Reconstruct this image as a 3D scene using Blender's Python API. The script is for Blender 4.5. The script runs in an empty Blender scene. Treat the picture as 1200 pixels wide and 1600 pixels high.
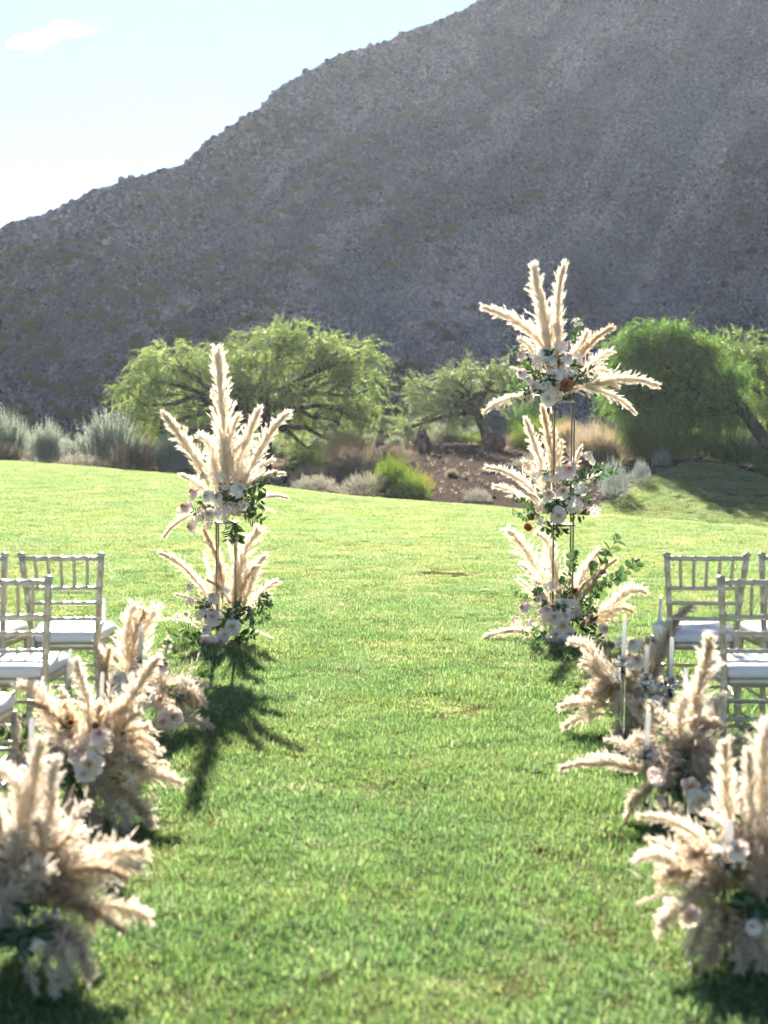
import bpy, bmesh, math, random
import numpy as np
from mathutils import Vector, Matrix, noise

# ---------------------------------------------------------------- camera, sky, sun, exposure
SC = bpy.context.scene
COL = SC.collection
R = math.radians
FPX, CAMH, PITCH = 2400.0, 1.75, math.atan(185 / 2400.0)     # focal length in photo pixels, eye height, tilt down
cam_data = bpy.data.cameras.new('camera')
cam = bpy.data.objects.new('camera', cam_data); COL.objects.link(cam)
cam.location = (0, 0, CAMH); cam.rotation_euler = (R(90) - PITCH, 0, 0)
cam_data.sensor_fit = 'HORIZONTAL'; cam_data.sensor_width = 24.0; cam_data.lens = 48.0
cam_data.clip_start = 0.1; cam_data.clip_end = 3000
cam_data.dof.use_dof = True; cam_data.dof.focus_distance = 13.5; cam_data.dof.aperture_fstop = 2.4
SC.camera = cam

SUN_EL, SUN_AZ = R(24.6), R(-4.6)                             # low sun ahead, just left of the view axis
S = Vector((math.sin(SUN_AZ) * math.cos(SUN_EL), math.cos(SUN_AZ) * math.cos(SUN_EL), math.sin(SUN_EL)))
W = bpy.data.worlds.new('World'); SC.world = W; W.use_nodes = True
nt = W.node_tree; nt.nodes.clear()
sky = nt.nodes.new('ShaderNodeTexSky'); sky.sky_type = 'NISHITA'; sky.sun_disc = False
sky.sun_elevation = SUN_EL; sky.sun_rotation = SUN_AZ
sky.air_density = 0.42; sky.dust_density = 0.0; sky.ozone_density = 1.0; sky.altitude = 300
bg = nt.nodes.new('ShaderNodeBackground'); bg.inputs['Strength'].default_value = 0.05
wo = nt.nodes.new('ShaderNodeOutputWorld')
nt.links.new(sky.outputs[0], bg.inputs[0]); nt.links.new(bg.outputs[0], wo.inputs[0])
sun_d = bpy.data.lights.new('sun', 'SUN'); sun_d.energy = 5.0; sun_d.angle = R(0.55); sun_d.color = (1.0, 0.93, 0.82)
sun = bpy.data.objects.new('sun', sun_d); COL.objects.link(sun)
sun.rotation_euler = S.to_track_quat('Z', 'Y').to_euler(); sun.location = (0, 0, 60)
vs = SC.view_settings
vs.view_transform = 'Standard'; vs.look = 'None'; vs.exposure = 2.30; vs.gamma = 1.0; vs.use_curve_mapping = False
cy = SC.cycles
cy.use_denoising = True
cy.max_bounces = 10; cy.diffuse_bounces = 3; cy.adaptive_threshold = 0.02; cy.glossy_bounces = 3; cy.transmission_bounces = 8; cy.transparent_max_bounces = 12
cy.sample_clamp_indirect = 6.0; cy.caustics_reflective = False; cy.caustics_refractive = False

# ---------------------------------------------------------------- helpers
rng = np.random.default_rng(7)
random.seed(7)
_cp, _sp = math.cos(PITCH), math.sin(PITCH)

def ray(px, py):
    u, v = (px - 600) / FPX, (800 - py) / FPX
    return Vector((u, _cp + v * _sp, -_sp + v * _cp))

def P(px, py, Y):                       # the point seen at a photo pixel, Y metres away
    d = ray(px, py); s = Y / d.y
    return Vector((d.x * s, Y, CAMH + d.z * s))

def G(px, py, z=0.0):                   # the point of level ground seen at a photo pixel
    d = ray(px, py); s = (z - CAMH) / d.z
    return Vector((d.x * s, d.y * s, z))

def sm(a, b, t):
    t = min(1.0, max(0.0, (t - a) / (b - a))); return t * t * (3 - 2 * t)

def npsm(a, b, t):
    t = np.clip((t - a) / (b - a), 0, 1); return t * t * (3 - 2 * t)

def mesh_np(name, V, F, mats, col=None, smooth=False, midx=None):
    """V (n,3), F list of arrays (m,3)/(m,4)"""
    if not isinstance(F, (list, tuple)): F = [F]
    F = [np.asarray(f, dtype=np.int32) for f in F if len(f)]
    V = np.asarray(V, dtype=np.float32)
    me = bpy.data.meshes.new(name)
    me.vertices.add(len(V)); me.vertices.foreach_set('co', V.ravel())
    loops = np.concatenate([f.ravel() for f in F]); tot = np.concatenate([np.full(len(f), f.shape[1]) for f in F])
    start = np.concatenate([[0], np.cumsum(tot)[:-1]])
    me.loops.add(len(loops)); me.loops.foreach_set('vertex_index', loops)
    me.polygons.add(len(tot)); me.polygons.foreach_set('loop_start', start); me.polygons.foreach_set('loop_total', tot)
    if smooth: me.polygons.foreach_set('use_smooth', np.ones(len(tot), dtype=bool))
    if midx is not None: me.polygons.foreach_set('material_index', np.asarray(midx, dtype=np.int32))
    if col is not None:
        a = me.attributes.new('tone', 'FLOAT', 'POINT'); a.data.foreach_set('value', np.asarray(col, dtype=np.float32))
    me.update(calc_edges=True)
    if not isinstance(mats, (list, tuple)): mats = [mats]
    for m in mats: me.materials.append(m)
    return me

def link(name, me, parent=None, mat=None):
    o = bpy.data.objects.new(name, me); COL.objects.link(o)
    if parent is not None: o.parent = parent
    if mat is not None:
        o.material_slots[0].link = 'OBJECT'; o.material_slots[0].material = mat
    return o

def tag(o, label=None, cat=None, group=None, kind=None):
    if label: o['label'] = label
    if cat: o['category'] = cat
    if group: o['group'] = group
    if kind: o['kind'] = kind
    return o

def empty(name, loc, label=None, cat=None, group=None, rz=0.0):
    o = bpy.data.objects.new(name, None); COL.objects.link(o); o.location = loc; o.rotation_euler = (0, 0, rz)
    o.empty_display_size = 0.1
    return tag(o, label, cat, group)

class MB:                                # collects verts / faces of one mesh
    def __init__(s): s.v = []; s.f = []; s.c = []
    def add(s, v, f, tone=0.5):
        n = len(s.v); s.v += [tuple(p) for p in v]; s.f += [tuple(i + n for i in q) for q in f]; s.c += [tone] * len(v)
    def tube(s, pts, rad, n=8, cap=True, tone=0.5):
        pts = [Vector(p) for p in pts]; k = len(pts)
        if not isinstance(rad, (list, tuple)): rad = [rad] * k
        v = []; f = []; prev = None
        for i, p in enumerate(pts):
            t = (pts[min(i + 1, k - 1)] - pts[max(i - 1, 0)]).normalized()
            if prev is None:
                a = t.orthogonal().normalized()
            else:
                a = (prev - t * prev.dot(t)); a = a.normalized() if a.length > 1e-6 else t.orthogonal().normalized()
            prev = a; b = t.cross(a)
            for j in range(n):
                q = 2 * math.pi * j / n
                v.append(p + (a * math.cos(q) + b * math.sin(q)) * rad[i])
        for i in range(k - 1):
            for j in range(n):
                f.append((i * n + j, i * n + (j + 1) % n, (i + 1) * n + (j + 1) % n, (i + 1) * n + j))
        if cap:
            f.append(tuple(range(n - 1, -1, -1))); f.append(tuple((k - 1) * n + j for j in range(n)))
        s.add(v, f, tone)
    def lathe(s, prof, c=(0, 0, 0), n=20, tone=0.5):
        v = []; f = []; k = len(prof)
        for r, z in prof:
            for j in range(n):
                q = 2 * math.pi * j / n; v.append((c[0] + r * math.cos(q), c[1] + r * math.sin(q), c[2] + z))
        for i in range(k - 1):
            for j in range(n):
                f.append((i * n + j, i * n + (j + 1) % n, (i + 1) * n + (j + 1) % n, (i + 1) * n + j))
        f.append(tuple(range(n - 1, -1, -1))); f.append(tuple((k - 1) * n + j for j in range(n)))
        s.add(v, f, tone)
    def build(s, name, mat, smooth=True):
        me = bpy.data.meshes.new(name); me.from_pydata(s.v, [], s.f)
        a = me.attributes.new('tone', 'FLOAT', 'POINT'); a.data.foreach_set('value', s.c)
        if smooth:
            me.polygons.foreach_set('use_smooth', [True] * len(me.polygons))
        me.update(); me.materials.append(mat); return me

def bake(proto, mats, tones=None):
    """proto = (V,F[,tone]); mats (n,4,4) -> merged V,F,tone"""
    V, F = proto[0], proto[1]; T = proto[2] if len(proto) > 2 else np.full(len(V), 0.5)
    n = len(mats); k = len(V)
    Vh = np.concatenate([V, np.ones((k, 1))], 1)
    VV = np.einsum('nij,kj->nki', mats, Vh)[:, :, :3].reshape(-1, 3)
    FF = (F[None] + (np.arange(n) * k)[:, None, None]).reshape(-1, F.shape[1])
    TT = np.broadcast_to(T[None], (n, k)).copy()
    if tones is not None: TT = np.clip(TT + tones[:, None], 0, 1)
    return VV, FF, TT.ravel()

def frames(pos, zdir, scale, roll=None, xdir=None):
    """matrices putting local +Z along zdir"""
    pos = np.asarray(pos, float); z = np.asarray(zdir, float); n = len(pos)
    z = z / np.linalg.norm(z, axis=1, keepdims=True)
    if xdir is None:
        x = rng.normal(size=(n, 3))
    else:
        x = np.asarray(xdir, float)
    x = x - z * np.sum(x * z, 1, keepdims=True); x /= np.linalg.norm(x, axis=1, keepdims=True) + 1e-9
    y = np.cross(z, x)
    M = np.zeros((n, 4, 4)); sc = np.broadcast_to(np.asarray(scale, float).reshape(n, -1), (n, 3)) if np.ndim(scale) > 0 else np.full((n, 3), scale)
    M[:, :3, 0] = x * sc[:, :1]; M[:, :3, 1] = y * sc[:, 1:2]; M[:, :3, 2] = z * sc[:, 2:3]; M[:, :3, 3] = pos; M[:, 3, 3] = 1
    return M

# ---------------------------------------------------------------- materials
def mat_new(name):
    m = bpy.data.materials.new(name); m.use_nodes = True; t = m.node_tree; t.nodes.clear()
    o = t.nodes.new('ShaderNodeOutputMaterial'); return m, t, o

def nd(t, kind, **kw):
    n = t.nodes.new(kind)
    for k, v in kw.items():
        if k.startswith('i_'): n.inputs[k[2:].replace('_', ' ')].default_value = v
        else: setattr(n, k, v)
    return n

def ramp(t, fac, stops):
    r = t.nodes.new('ShaderNodeValToRGB'); e = r.color_ramp.elements
    while len(e) < len(stops): e.new(0.5)
    for i, (p, c) in enumerate(stops): e[i].position = p; e[i].color = (*c, 1)
    t.links.new(fac, r.inputs[0]); return r.outputs[0]

def mixc(t, fac, a, b, mode='MIX'):
    m = t.nodes.new('ShaderNodeMix'); m.data_type = 'RGBA'; m.blend_type = mode
    for s, v in ((m.inputs[0], fac), (m.inputs[6], a), (m.inputs[7], b)):
        if hasattr(v, 'is_output'): t.links.new(v, s)
        elif isinstance(v, (int, float)): s.default_value = v
        else: s.default_value = (*v, 1)
    return m.outputs[2]

def leafy(name, stops, trans=0.45, gloss=0.06, rough=0.45, tcol=None, inst=False, obj_rand=0.12, noise_sc=None, noise_cols=None):
    """thin translucent plant tissue: tone attribute -> colour, part of the light passes through"""
    m, t, o = mat_new(name)
    at = nd(t, 'ShaderNodeAttribute', attribute_name='tone')
    oi = nd(t, 'ShaderNodeObjectInfo')
    ad = nd(t, 'ShaderNodeMath', operation='MULTIPLY_ADD'); t.links.new(oi.outputs['Random'], ad.inputs[0])
    ad.inputs[1].default_value = obj_rand * 2; 
    su = nd(t, 'ShaderNodeMath', operation='SUBTRACT'); t.links.new(at.outputs['Fac'], su.inputs[0]); su.inputs[1].default_value = obj_rand
    t.links.new(su.outputs[0], ad.inputs[2])
    c = ramp(t, ad.outputs[0], stops)
    if noise_sc:
        ge = nd(t, 'ShaderNodeNewGeometry'); nz = nd(t, 'ShaderNodeTexNoise', i_Scale=noise_sc, i_Detail=3.0)
        t.links.new(ge.outputs['Position'], nz.inputs['Vector'])
        f = ramp(t, nz.outputs[0], [(0.38, (0, 0, 0)), (0.62, (1, 1, 1))])
        c = mixc(t, f, c, mixc(t, 1.0, c, noise_cols, 'MULTIPLY'))
    d = nd(t, 'ShaderNodeBsdfDiffuse'); t.links.new(c, d.inputs[0])
    tr = nd(t, 'ShaderNodeBsdfTranslucent')
    t.links.new(mixc(t, 1.0, c, tcol, 'MULTIPLY') if tcol else c, tr.inputs[0])
    mx = nd(t, 'ShaderNodeMixShader'); mx.inputs[0].default_value = trans
    t.links.new(d.outputs[0], mx.inputs[1]); t.links.new(tr.outputs[0], mx.inputs[2])
    out = mx.outputs[0]
    if gloss:
        gl = nd(t, 'ShaderNodeBsdfGlossy', i_Roughness=rough); m2 = nd(t, 'ShaderNodeMixShader'); m2.inputs[0].default_value = gloss
        t.links.new(out, m2.inputs[1]); t.links.new(gl.outputs[0], m2.inputs[2]); out = m2.outputs[0]
    t.links.new(out, o.inputs[0]); return m

def plain(name, col, rough=0.6, metal=0.0, spec=0.5, var=0.12, nscale=30.0, bump=0.0, trans=0.0, ior=1.45, sss=0.0):
    m, t, o = mat_new(name); b = nd(t, 'ShaderNodeBsdfPrincipled')
    tc = nd(t, 'ShaderNodeTexCoord'); nz = nd(t, 'ShaderNodeTexNoise', i_Scale=nscale, i_Detail=4.0)
    t.links.new(tc.outputs['Object'], nz.inputs['Vector'])
    lo = tuple(max(0, c * (1 - var)) for c in col); hi = tuple(min(1, c * (1 + var)) for c in col)
    t.links.new(ramp(t, nz.outputs[0], [(0.3, lo), (0.7, hi)]), b.inputs['Base Color'])
    b.inputs['Roughness'].default_value = rough; b.inputs['Metallic'].default_value = metal
    b.inputs['Specular IOR Level'].default_value = spec; b.inputs['Transmission Weight'].default_value = trans; b.inputs['IOR'].default_value = ior
    if sss: b.inputs['Subsurface Weight'].default_value = sss; b.inputs['Subsurface Radius'].default_value = (0.012, 0.009, 0.006)
    if bump:
        bp = nd(t, 'ShaderNodeBump', i_Strength=bump, i_Distance=0.01); t.links.new(nz.outputs[0], bp.inputs['Height']); t.links.new(bp.outputs[0], b.inputs['Normal'])
    t.links.new(b.outputs[0], o.inputs[0]); return m

def scatter(name, pts, rots, scls, protos, kind='stuff', label=None, cat=None, pidx=None):
    """one 'stuff' object: geometry nodes put proto meshes on the points"""
    coll = bpy.data.collections.new(name + '_pieces')
    for i, me in enumerate(protos):
        coll.objects.link(bpy.data.objects.new('%s_piece_%02d' % (name, i), me))
    me = bpy.data.meshes.new(name); me.vertices.add(len(pts)); me.vertices.foreach_set('co', np.asarray(pts, np.float32).ravel())
    a = me.attributes.new('rot', 'FLOAT_VECTOR', 'POINT'); a.data.foreach_set('vector', np.asarray(rots, np.float32).ravel())
    a = me.attributes.new('scl', 'FLOAT', 'POINT'); a.data.foreach_set('value', np.asarray(scls, np.float32))
    a = me.attributes.new('pidx', 'INT', 'POINT'); a.data.foreach_set('value', (rng.integers(0, len(protos), len(pts)) if pidx is None else pidx).astype(np.int32))
    for p in protos:
        for m in p.materials:
            if m.name not in [x.name for x in me.materials]: me.materials.append(m)
    ob = link(name, me); tag(ob, label, cat, None, kind)
    g = bpy.data.node_groups.new(name + '_scatter', 'GeometryNodeTree')
    g.interface.new_socket('Geometry', in_out='INPUT', socket_type='NodeSocketGeometry')
    g.interface.new_socket('Geometry', in_out='OUTPUT', socket_type='NodeSocketGeometry')
    gi = g.nodes.new('NodeGroupInput'); go = g.nodes.new('NodeGroupOutput')
    ci = g.nodes.new('GeometryNodeCollectionInfo'); ci.inputs['Collection'].default_value = coll
    ci.inputs['Separate Children'].default_value = True; ci.inputs['Reset Children'].default_value = True
    ip = g.nodes.new('GeometryNodeInstanceOnPoints'); ip.inputs['Pick Instance'].default_value = True
    def named(n, ty):
        q = g.nodes.new('GeometryNodeInputNamedAttribute'); q.data_type = ty; q.inputs['Name'].default_value = n; return q.outputs[0]
    g.links.new(gi.outputs[0], ip.inputs['Points']); g.links.new(ci.outputs[0], ip.inputs['Instance'])
    g.links.new(named('rot', 'FLOAT_VECTOR'), ip.inputs['Rotation']); g.links.new(named('scl', 'FLOAT'), ip.inputs['Scale'])
    g.links.new(named('pidx', 'INT'), ip.inputs['Instance Index'])
    g.links.new(ip.outputs[0], go.inputs[0])
    md = ob.modifiers.new('scatter', 'NODES'); md.node_group = g
    return ob

def fnoise(X, Y, sc, seed=0, octv=4):
    """cheap value noise on arrays"""
    out = np.zeros_like(X, dtype=float); amp = 1.0; tot = 0
    r = np.random.default_rng(seed); tab = r.random((256, 256))
    for k in range(octv):
        x = X * sc + 37.1 * k + 1000; y = Y * sc + 11.7 * k + 1000
        xi = np.floor(x).astype(int); yi = np.floor(y).astype(int); fx = x - xi; fy = y - yi
        fx = fx * fx * (3 - 2 * fx); fy = fy * fy * (3 - 2 * fy)
        a = tab[xi % 256, yi % 256]; b = tab[(xi + 1) % 256, yi % 256]; c = tab[xi % 256, (yi + 1) % 256]; d = tab[(xi + 1) % 256, (yi + 1) % 256]
        out += amp * ((a * (1 - fx) + b * fx) * (1 - fy) + (c * (1 - fx) + d * fx) * fy); tot += amp; amp *= 0.5; sc *= 2.03
    return out / tot - 0.5

# ---------------------------------------------------------------- terrain
def HT(x, y):
    """height of the ground (arrays)"""
    x = np.asarray(x, float); y = np.asarray(y, float)
    z = 0.15 * npsm(12, 34, y) * np.clip(-x / 4.4, 0, 1) - 0.10 * npsm(10, 21, y) * np.clip(x / 5, 0, 1.5)
    d = (y - (26 - 1.05 * x)) / 1.45
    z = z - npsm(0, 4.2, d) * (0.28 + 0.42 * npsm(1.5, 5, x))                                  # hollow behind the near crest
    z = z + 1.06 * npsm(26.0, 36.0, y) * npsm(2.0, 6.5, x) * (1 - .30 * npsm(7.2, 9.5, x))       # lawn mound on the right
    z = z + 0.80 * npsm(28.5, 43, y) * np.exp(-((x - 2.2) / 4.0) ** 2) * (1 - npsm(2.4, 6.5, x))  # bare slope in the middle
    z = z + 0.05 * fnoise(x, y, 0.22, 5, 2) * npsm(12, 20, y) - 0.13 * npsm(16, 27, y) * np.exp(-((x + 1) / 4.0) ** 2)
    return z
def H(x, y): return float(HT(np.array([x]), np.array([y]))[0])

_bx = np.array([-40, -20, -9.2, -4.4, -1.94, -0.6, .73, 2.4, 3.5, 4.4, 5.5, 6.9, 7.7, 8.3, 9.5, 14, 40])
_by = np.array([44, 40, 37, 34.5, 31, 29.6, 29.2, 28.9, 28.7, 30.6, 32.6, 34.6, 34.8, 33.6, 31.8, 30, 30])
def YB(x): return np.interp(x, _bx, _by)                      # far edge of the lawn

def sheet(name, xs, ylo, yhi, nrow, mat, power=1.0):
    t = (np.linspace(0, 1, nrow)) ** power
    X = np.repeat(xs[None], nrow, 0); Y = ylo(xs)[None] + (yhi(xs) - ylo(xs))[None] * t[:, None]
    Z = HT(X, Y); n = len(xs)
    V = np.stack([X, Y, Z], -1).reshape(-1, 3)
    i = np.arange(nrow - 1)[:, None] * n + np.arange(n - 1)[None]
    F = np.stack([i, i + 1, i + n + 1, i + n], -1).reshape(-1, 4)
    o = link(name, mesh_np(name, V, F, mat, smooth=True)); tag(o, kind='structure'); return o

# lawn soil / thatch
m_lawn, t, o = mat_new('lawn_thatch')
ge = nd(t, 'ShaderNodeNewGeometry'); n1 = nd(t, 'ShaderNodeTexNoise', i_Scale=1.1, i_Detail=5.0); n2 = nd(t, 'ShaderNodeTexNoise', i_Scale=60.0, i_Detail=3.0)
t.links.new(ge.outputs['Position'], n1.inputs['Vector']); t.links.new(ge.outputs['Position'], n2.inputs['Vector'])
c1 = ramp(t, n2.outputs[0], [(0.3, (0.055, 0.060, 0.022)), (0.55, (0.105, 0.095, 0.045)), (0.75, (0.17, 0.13, 0.075))])
c2 = ramp(t, n1.outputs[0], [(0.3, (0.8, 1.0, 0.8)), (0.7, (1.25, 1.1, 1.0))])
b = nd(t, 'ShaderNodeBsdfDiffuse'); t.links.new(mixc(t, 1.0, c1, c2, 'MULTIPLY'), b.inputs[0])
bp = nd(t, 'ShaderNodeBump', i_Strength=0.8, i_Distance=0.02); t.links.new(n2.outputs[0], bp.inputs['Height']); t.links.new(bp.outputs[0], b.inputs['Normal'])
t.links.new(b.outputs[0], o.inputs[0])

# desert soil
m_soil, t, o = mat_new('desert_soil')
ge = nd(t, 'ShaderNodeNewGeometry'); n1 = nd(t, 'ShaderNodeTexNoise', i_Scale=0.7, i_Detail=6.0); n2 = nd(t, 'ShaderNodeTexVoronoi', i_Scale=9.0)
n3 = nd(t, 'ShaderNodeTexNoise', i_Scale=14.0, i_Detail=6.0)
for q in (n1, n2, n3): t.links.new(ge.outputs['Position'], q.inputs['Vector'])
c1 = ramp(t, n3.outputs[0], [(0.3, (0.042, 0.034, 0.030)), (0.5, (0.080, 0.065, 0.056)), (0.72, (0.15, 0.122, 0.10))])
c1 = mixc(t, ramp(t, n1.outputs[0], [(0.4, (0, 0, 0)), (0.65, (1, 1, 1))]), c1, (0.075, 0.055, 0.047))
b = nd(t, 'ShaderNodeBsdfDiffuse'); t.links.new(c1, b.inputs[0])
bp = nd(t, 'ShaderNodeBump', i_Strength=1.0, i_Distance=0.06); t.links.new(n2.outputs[0], bp.inputs['Height']); t.links.new(bp.outputs[0], b.inputs['Normal'])
t.links.new(b.outputs[0], o.inputs[0])

xs = np.linspace(-34, 34, 300)
sheet('lawn', xs, lambda x: np.full_like(x, -8.0), YB, 300, m_lawn)
MY0 = 61.0
xs2 = np.linspace(-70, 70, 240)
sheet('desert_ground', xs2, YB, lambda x: np.full_like(x, MY0 + 6.0), 110, m_soil, 1.2)

# ---------------------------------------------------------------- mountain: a steep shaded face falling to the left
def banding(t, c):
    """dark slate bands and paler brown scree streaks slanting down the slope, the same for bedrock and loose rock"""
    ge = nd(t, 'ShaderNodeNewGeometry'); mp = nd(t, 'ShaderNodeMapping'); t.links.new(ge.outputs['Position'], mp.inputs[0]); mp.inputs['Scale'].default_value = (1, .6, .6)
    nb = nd(t, 'ShaderNodeTexNoise', i_Scale=0.10, i_Detail=6.0, i_Roughness=0.6); t.links.new(mp.outputs[0], nb.inputs['Vector'])
    sep = nd(t, 'ShaderNodeSeparateXYZ'); t.links.new(ge.outputs['Position'], sep.inputs[0])
    sx = nd(t, 'ShaderNodeMath', operation='MULTIPLY_ADD'); t.links.new(sep.outputs['Y'], sx.inputs[0]); sx.inputs[1].default_value = -0.55; t.links.new(sep.outputs['X'], sx.inputs[2])
    sy = nd(t, 'ShaderNodeMath', operation='MULTIPLY'); t.links.new(sep.outputs['Y'], sy.inputs[0]); sy.inputs[1].default_value = 0.16
    cmb = nd(t, 'ShaderNodeCombineXYZ'); t.links.new(sx.outputs[0], cmb.inputs['X']); t.links.new(sy.outputs[0], cmb.inputs['Y'])
    st = nd(t, 'ShaderNodeTexNoise', i_Scale=0.30, i_Detail=7.0, i_Roughness=0.60); t.links.new(cmb.outputs[0], st.inputs['Vector'])
    c = mixc(t, ramp(t, nb.outputs[0], [(0.42, (0, 0, 0)), (0.56, (.9, .9, .9))]), c, mixc(t, 1.0, c, (0.56, 0.60, 0.68), 'MULTIPLY'))
    return mixc(t, ramp(t, st.outputs[0], [(0.50, (0, 0, 0)), (0.60, (.9, .9, .9))]), c, mixc(t, 1.0, c, (2.1, 1.75, 1.58), 'MULTIPLY'))

m_rock, t, o = mat_new('mountain_rock')
ge = nd(t, 'ShaderNodeNewGeometry')
mp = nd(t, 'ShaderNodeMapping'); t.links.new(ge.outputs['Position'], mp.inputs[0]); mp.inputs['Scale'].default_value = (1, 0.6, 0.6)
nb = nd(t, 'ShaderNodeTexNoise', i_Scale=0.10, i_Detail=6.0, i_Roughness=0.6); ns = nd(t, 'ShaderNodeTexNoise', i_Scale=5.5, i_Detail=6.0, i_Roughness=0.7)
nv = nd(t, 'ShaderNodeTexVoronoi', i_Scale=6.5); nw = nd(t, 'ShaderNodeTexNoise', i_Scale=0.30, i_Detail=8.0, i_Roughness=0.65)
for q in (nb, ns, nv, nw): t.links.new(mp.outputs[0], q.inputs['Vector'])
c = ramp(t, ns.outputs[0], [(0.30, (0.050, 0.053, 0.060)), (0.5, (0.135, 0.138, 0.147)), (0.70, (0.30, 0.298, 0.30))])
c = banding(t, c)
c = mixc(t, ramp(t, nw.outputs[0], [(0.64, (0, 0, 0)), (0.70, (.8, .8, .8))]), c, (0.36, 0.31, 0.28))
b = nd(t, 'ShaderNodeBsdfDiffuse', i_Roughness=0.8); t.links.new(c, b.inputs[0])
bp = nd(t, 'ShaderNodeBump', i_Strength=0.9, i_Distance=0.12); t.links.new(nv.outputs[0], bp.inputs['Height'])
bp2 = nd(t, 'ShaderNodeBump', i_Strength=0.8, i_Distance=0.12); t.links.new(ns.outputs[0], bp2.inputs['Height']); t.links.new(bp.outputs[0], bp2.inputs['Normal'])
t.links.new(bp2.outputs[0], b.inputs['Normal']); t.links.new(b.outputs[0], o.inputs[0])

_rx = np.array([-2600, -1200, -600, -200, 0, 130, 290, 410, 425, 500, 580, 700, 800, 1000, 1200, 1600, 2200, 3600])
_ry = np.array([600, 575, 520, 432, 370, 323, 237, 163, 143, 97, 52, 13, -22, -78, -118, -170, -190, -180])
SLOPE = math.tan(R(35))
def mountain_grid(nu, ns_, seed=0):
    pxs = np.linspace(-2500, 3500, nu); u = (pxs - 600) / FPX
    pys = np.interp(pxs, _rx, _ry)
    te = np.array([(lambda d: d.z / d.y)(ray(600, p)) for p in pys])
    y0 = MY0 + 3 * np.sin(u * 7.0) - 1
    z0 = HT(u * y0, y0) - 0.6
    yr = (SLOPE * y0 - z0 + CAMH) / (SLOPE - te)                 # where the face meets the skyline
    return pxs, u, y0, z0, te, yr
def mountain_point(pxs_q, s):
    """s 0..1 up the face, arrays"""
    pxs, u, y0, z0, te, yr = _MG
    uq = (pxs_q - 600) / FPX; a = np.interp(pxs_q, pxs, y0); zz = np.interp(pxs_q, pxs, z0); b = np.interp(pxs_q, pxs, yr)
    sf = np.clip(s, 0, 1); sb = np.clip(s - 1, 0, None)
    Y = a + (b - a) * sf + sb * 60
    Z = zz + (b - a) * sf * SLOPE - sb * 30
    X = uq * (a + (b - a) * sf)
    wt = npsm(0, 0.10, s)
    # gullies running down the face + boulder relief
    g = fnoise((X + 0.55 * (Y - 60)) * 1.0, Y * 0.22, 0.10, 21, 4); g2 = fnoise(X, Y, 0.45, 22, 4); g3 = fnoise(X, Y + Z, 1.6, 23, 3)
    disp = (g * 5.0 + g2 * 1.1 + g3 * 0.35) * wt * (1 - 0.35 * npsm(0.85, 1.0, s))
    return X, Y - disp * 0.57, Z + disp * 0.55
_MG = mountain_grid(1200, 300)
nu, nS = 760, 300
sv = np.concatenate([np.linspace(0, 1, nS - 14), 1 + np.linspace(0.02, 0.7, 14)])
PX, SS = np.meshgrid(np.concatenate([np.linspace(-2500, -200, 90), np.linspace(-190, 1400, 580), np.linspace(1410, 3500, 90)]), sv)
X, Y, Z = mountain_point(PX, SS)
V = np.stack([X, Y, Z], -1).reshape(-1, 3)
i = np.arange(nS - 1)[:, None] * nu + np.arange(nu - 1)[None]
F = np.stack([i, i + 1, i + nu + 1, i + nu], -1).reshape(-1, 4)
mo = link('mountain', mesh_np('mountain', V, F, m_rock, smooth=False)); tag(mo, kind='structure')

def rock_mesh(name, seed, mat, sub=2, rough=0.35, flat=0.75):
    bm = bmesh.new(); bmesh.ops.create_icosphere(bm, subdivisions=sub, radius=0.5)
    r = random.Random(seed); off = Vector((r.random() * 50, r.random() * 50, r.random() * 50))
    planes = [(Vector((r.gauss(0, 1), r.gauss(0, 1), r.gauss(0, 1))).normalized(), r.uniform(0.26, 0.42)) for _ in range(9)]
    for v in bm.verts:
        v.co *= 1 + rough * noise.noise(v.co * 2.2 + off)
        for n_, d_ in planes:
            e = v.co.dot(n_) - d_
            if e > 0: v.co -= n_ * e * 0.9
        v.co.z *= flat
    me = bpy.data.meshes.new(name); bm.to_mesh(me); bm.free(); me.materials.append(mat); return me

m_boulder, t, o = mat_new('boulder_stone')
oi = nd(t, 'ShaderNodeObjectInfo'); tc = nd(t, 'ShaderNodeTexCoord'); nz = nd(t, 'ShaderNodeTexNoise', i_Scale=5.0, i_Detail=5.0); t.links.new(tc.outputs['Object'], nz.inputs['Vector'])
c = ramp(t, oi.outputs['Random'], [(0.0, (0.035, 0.038, 0.044)), (0.5, (0.10, 0.102, 0.109)), (0.85, (0.20, 0.198, 0.20)), (1.0, (0.36, 0.335, 0.315))])
c = mixc(t, 1.0, c, ramp(t, nz.outputs[0], [(0.3, (0.7, 0.7, 0.7)), (0.7, (1.2, 1.2, 1.2))]), 'MULTIPLY')
c = banding(t, c)
b = nd(t, 'ShaderNodeBsdfDiffuse'); t.links.new(c, b.inputs[0]); t.links.new(b.outputs[0], o.inputs[0])
rocks = [rock_mesh('talus_rock_%d' % k, k, m_boulder, 1 if k < 5 else 2) for k in range(7)]
N = 90000
s = rng.random(N) ** 0.85; px = rng.uniform(-500, 1700, N)
X, Y, Z = mountain_point(px, s * 1.0)
big = rng.random(N)
dens = fnoise(X, Y, 0.16, 31, 3)
scl = (0.07 + 0.17 * rng.random(N) ** 2 + 0.45 * (big > 0.994) * rng.random(N) ** 2) * (1 + 1.1 * dens) * (0.7 + 0.6 * s)
scl = np.clip(scl, 0.04, 0.7)
keep = (fnoise(X, Y, 0.09, 33, 3) > -0.22 + 0.25 * rng.random(N))
rot = rng.uniform(-3.1, 3.1, (N, 3))
scatter('talus_rocks', np.stack([X, Y, Z], -1)[keep], rot[keep], scl[keep], rocks, label='loose dark grey rocks covering the mountain face', cat='rocks')
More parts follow.
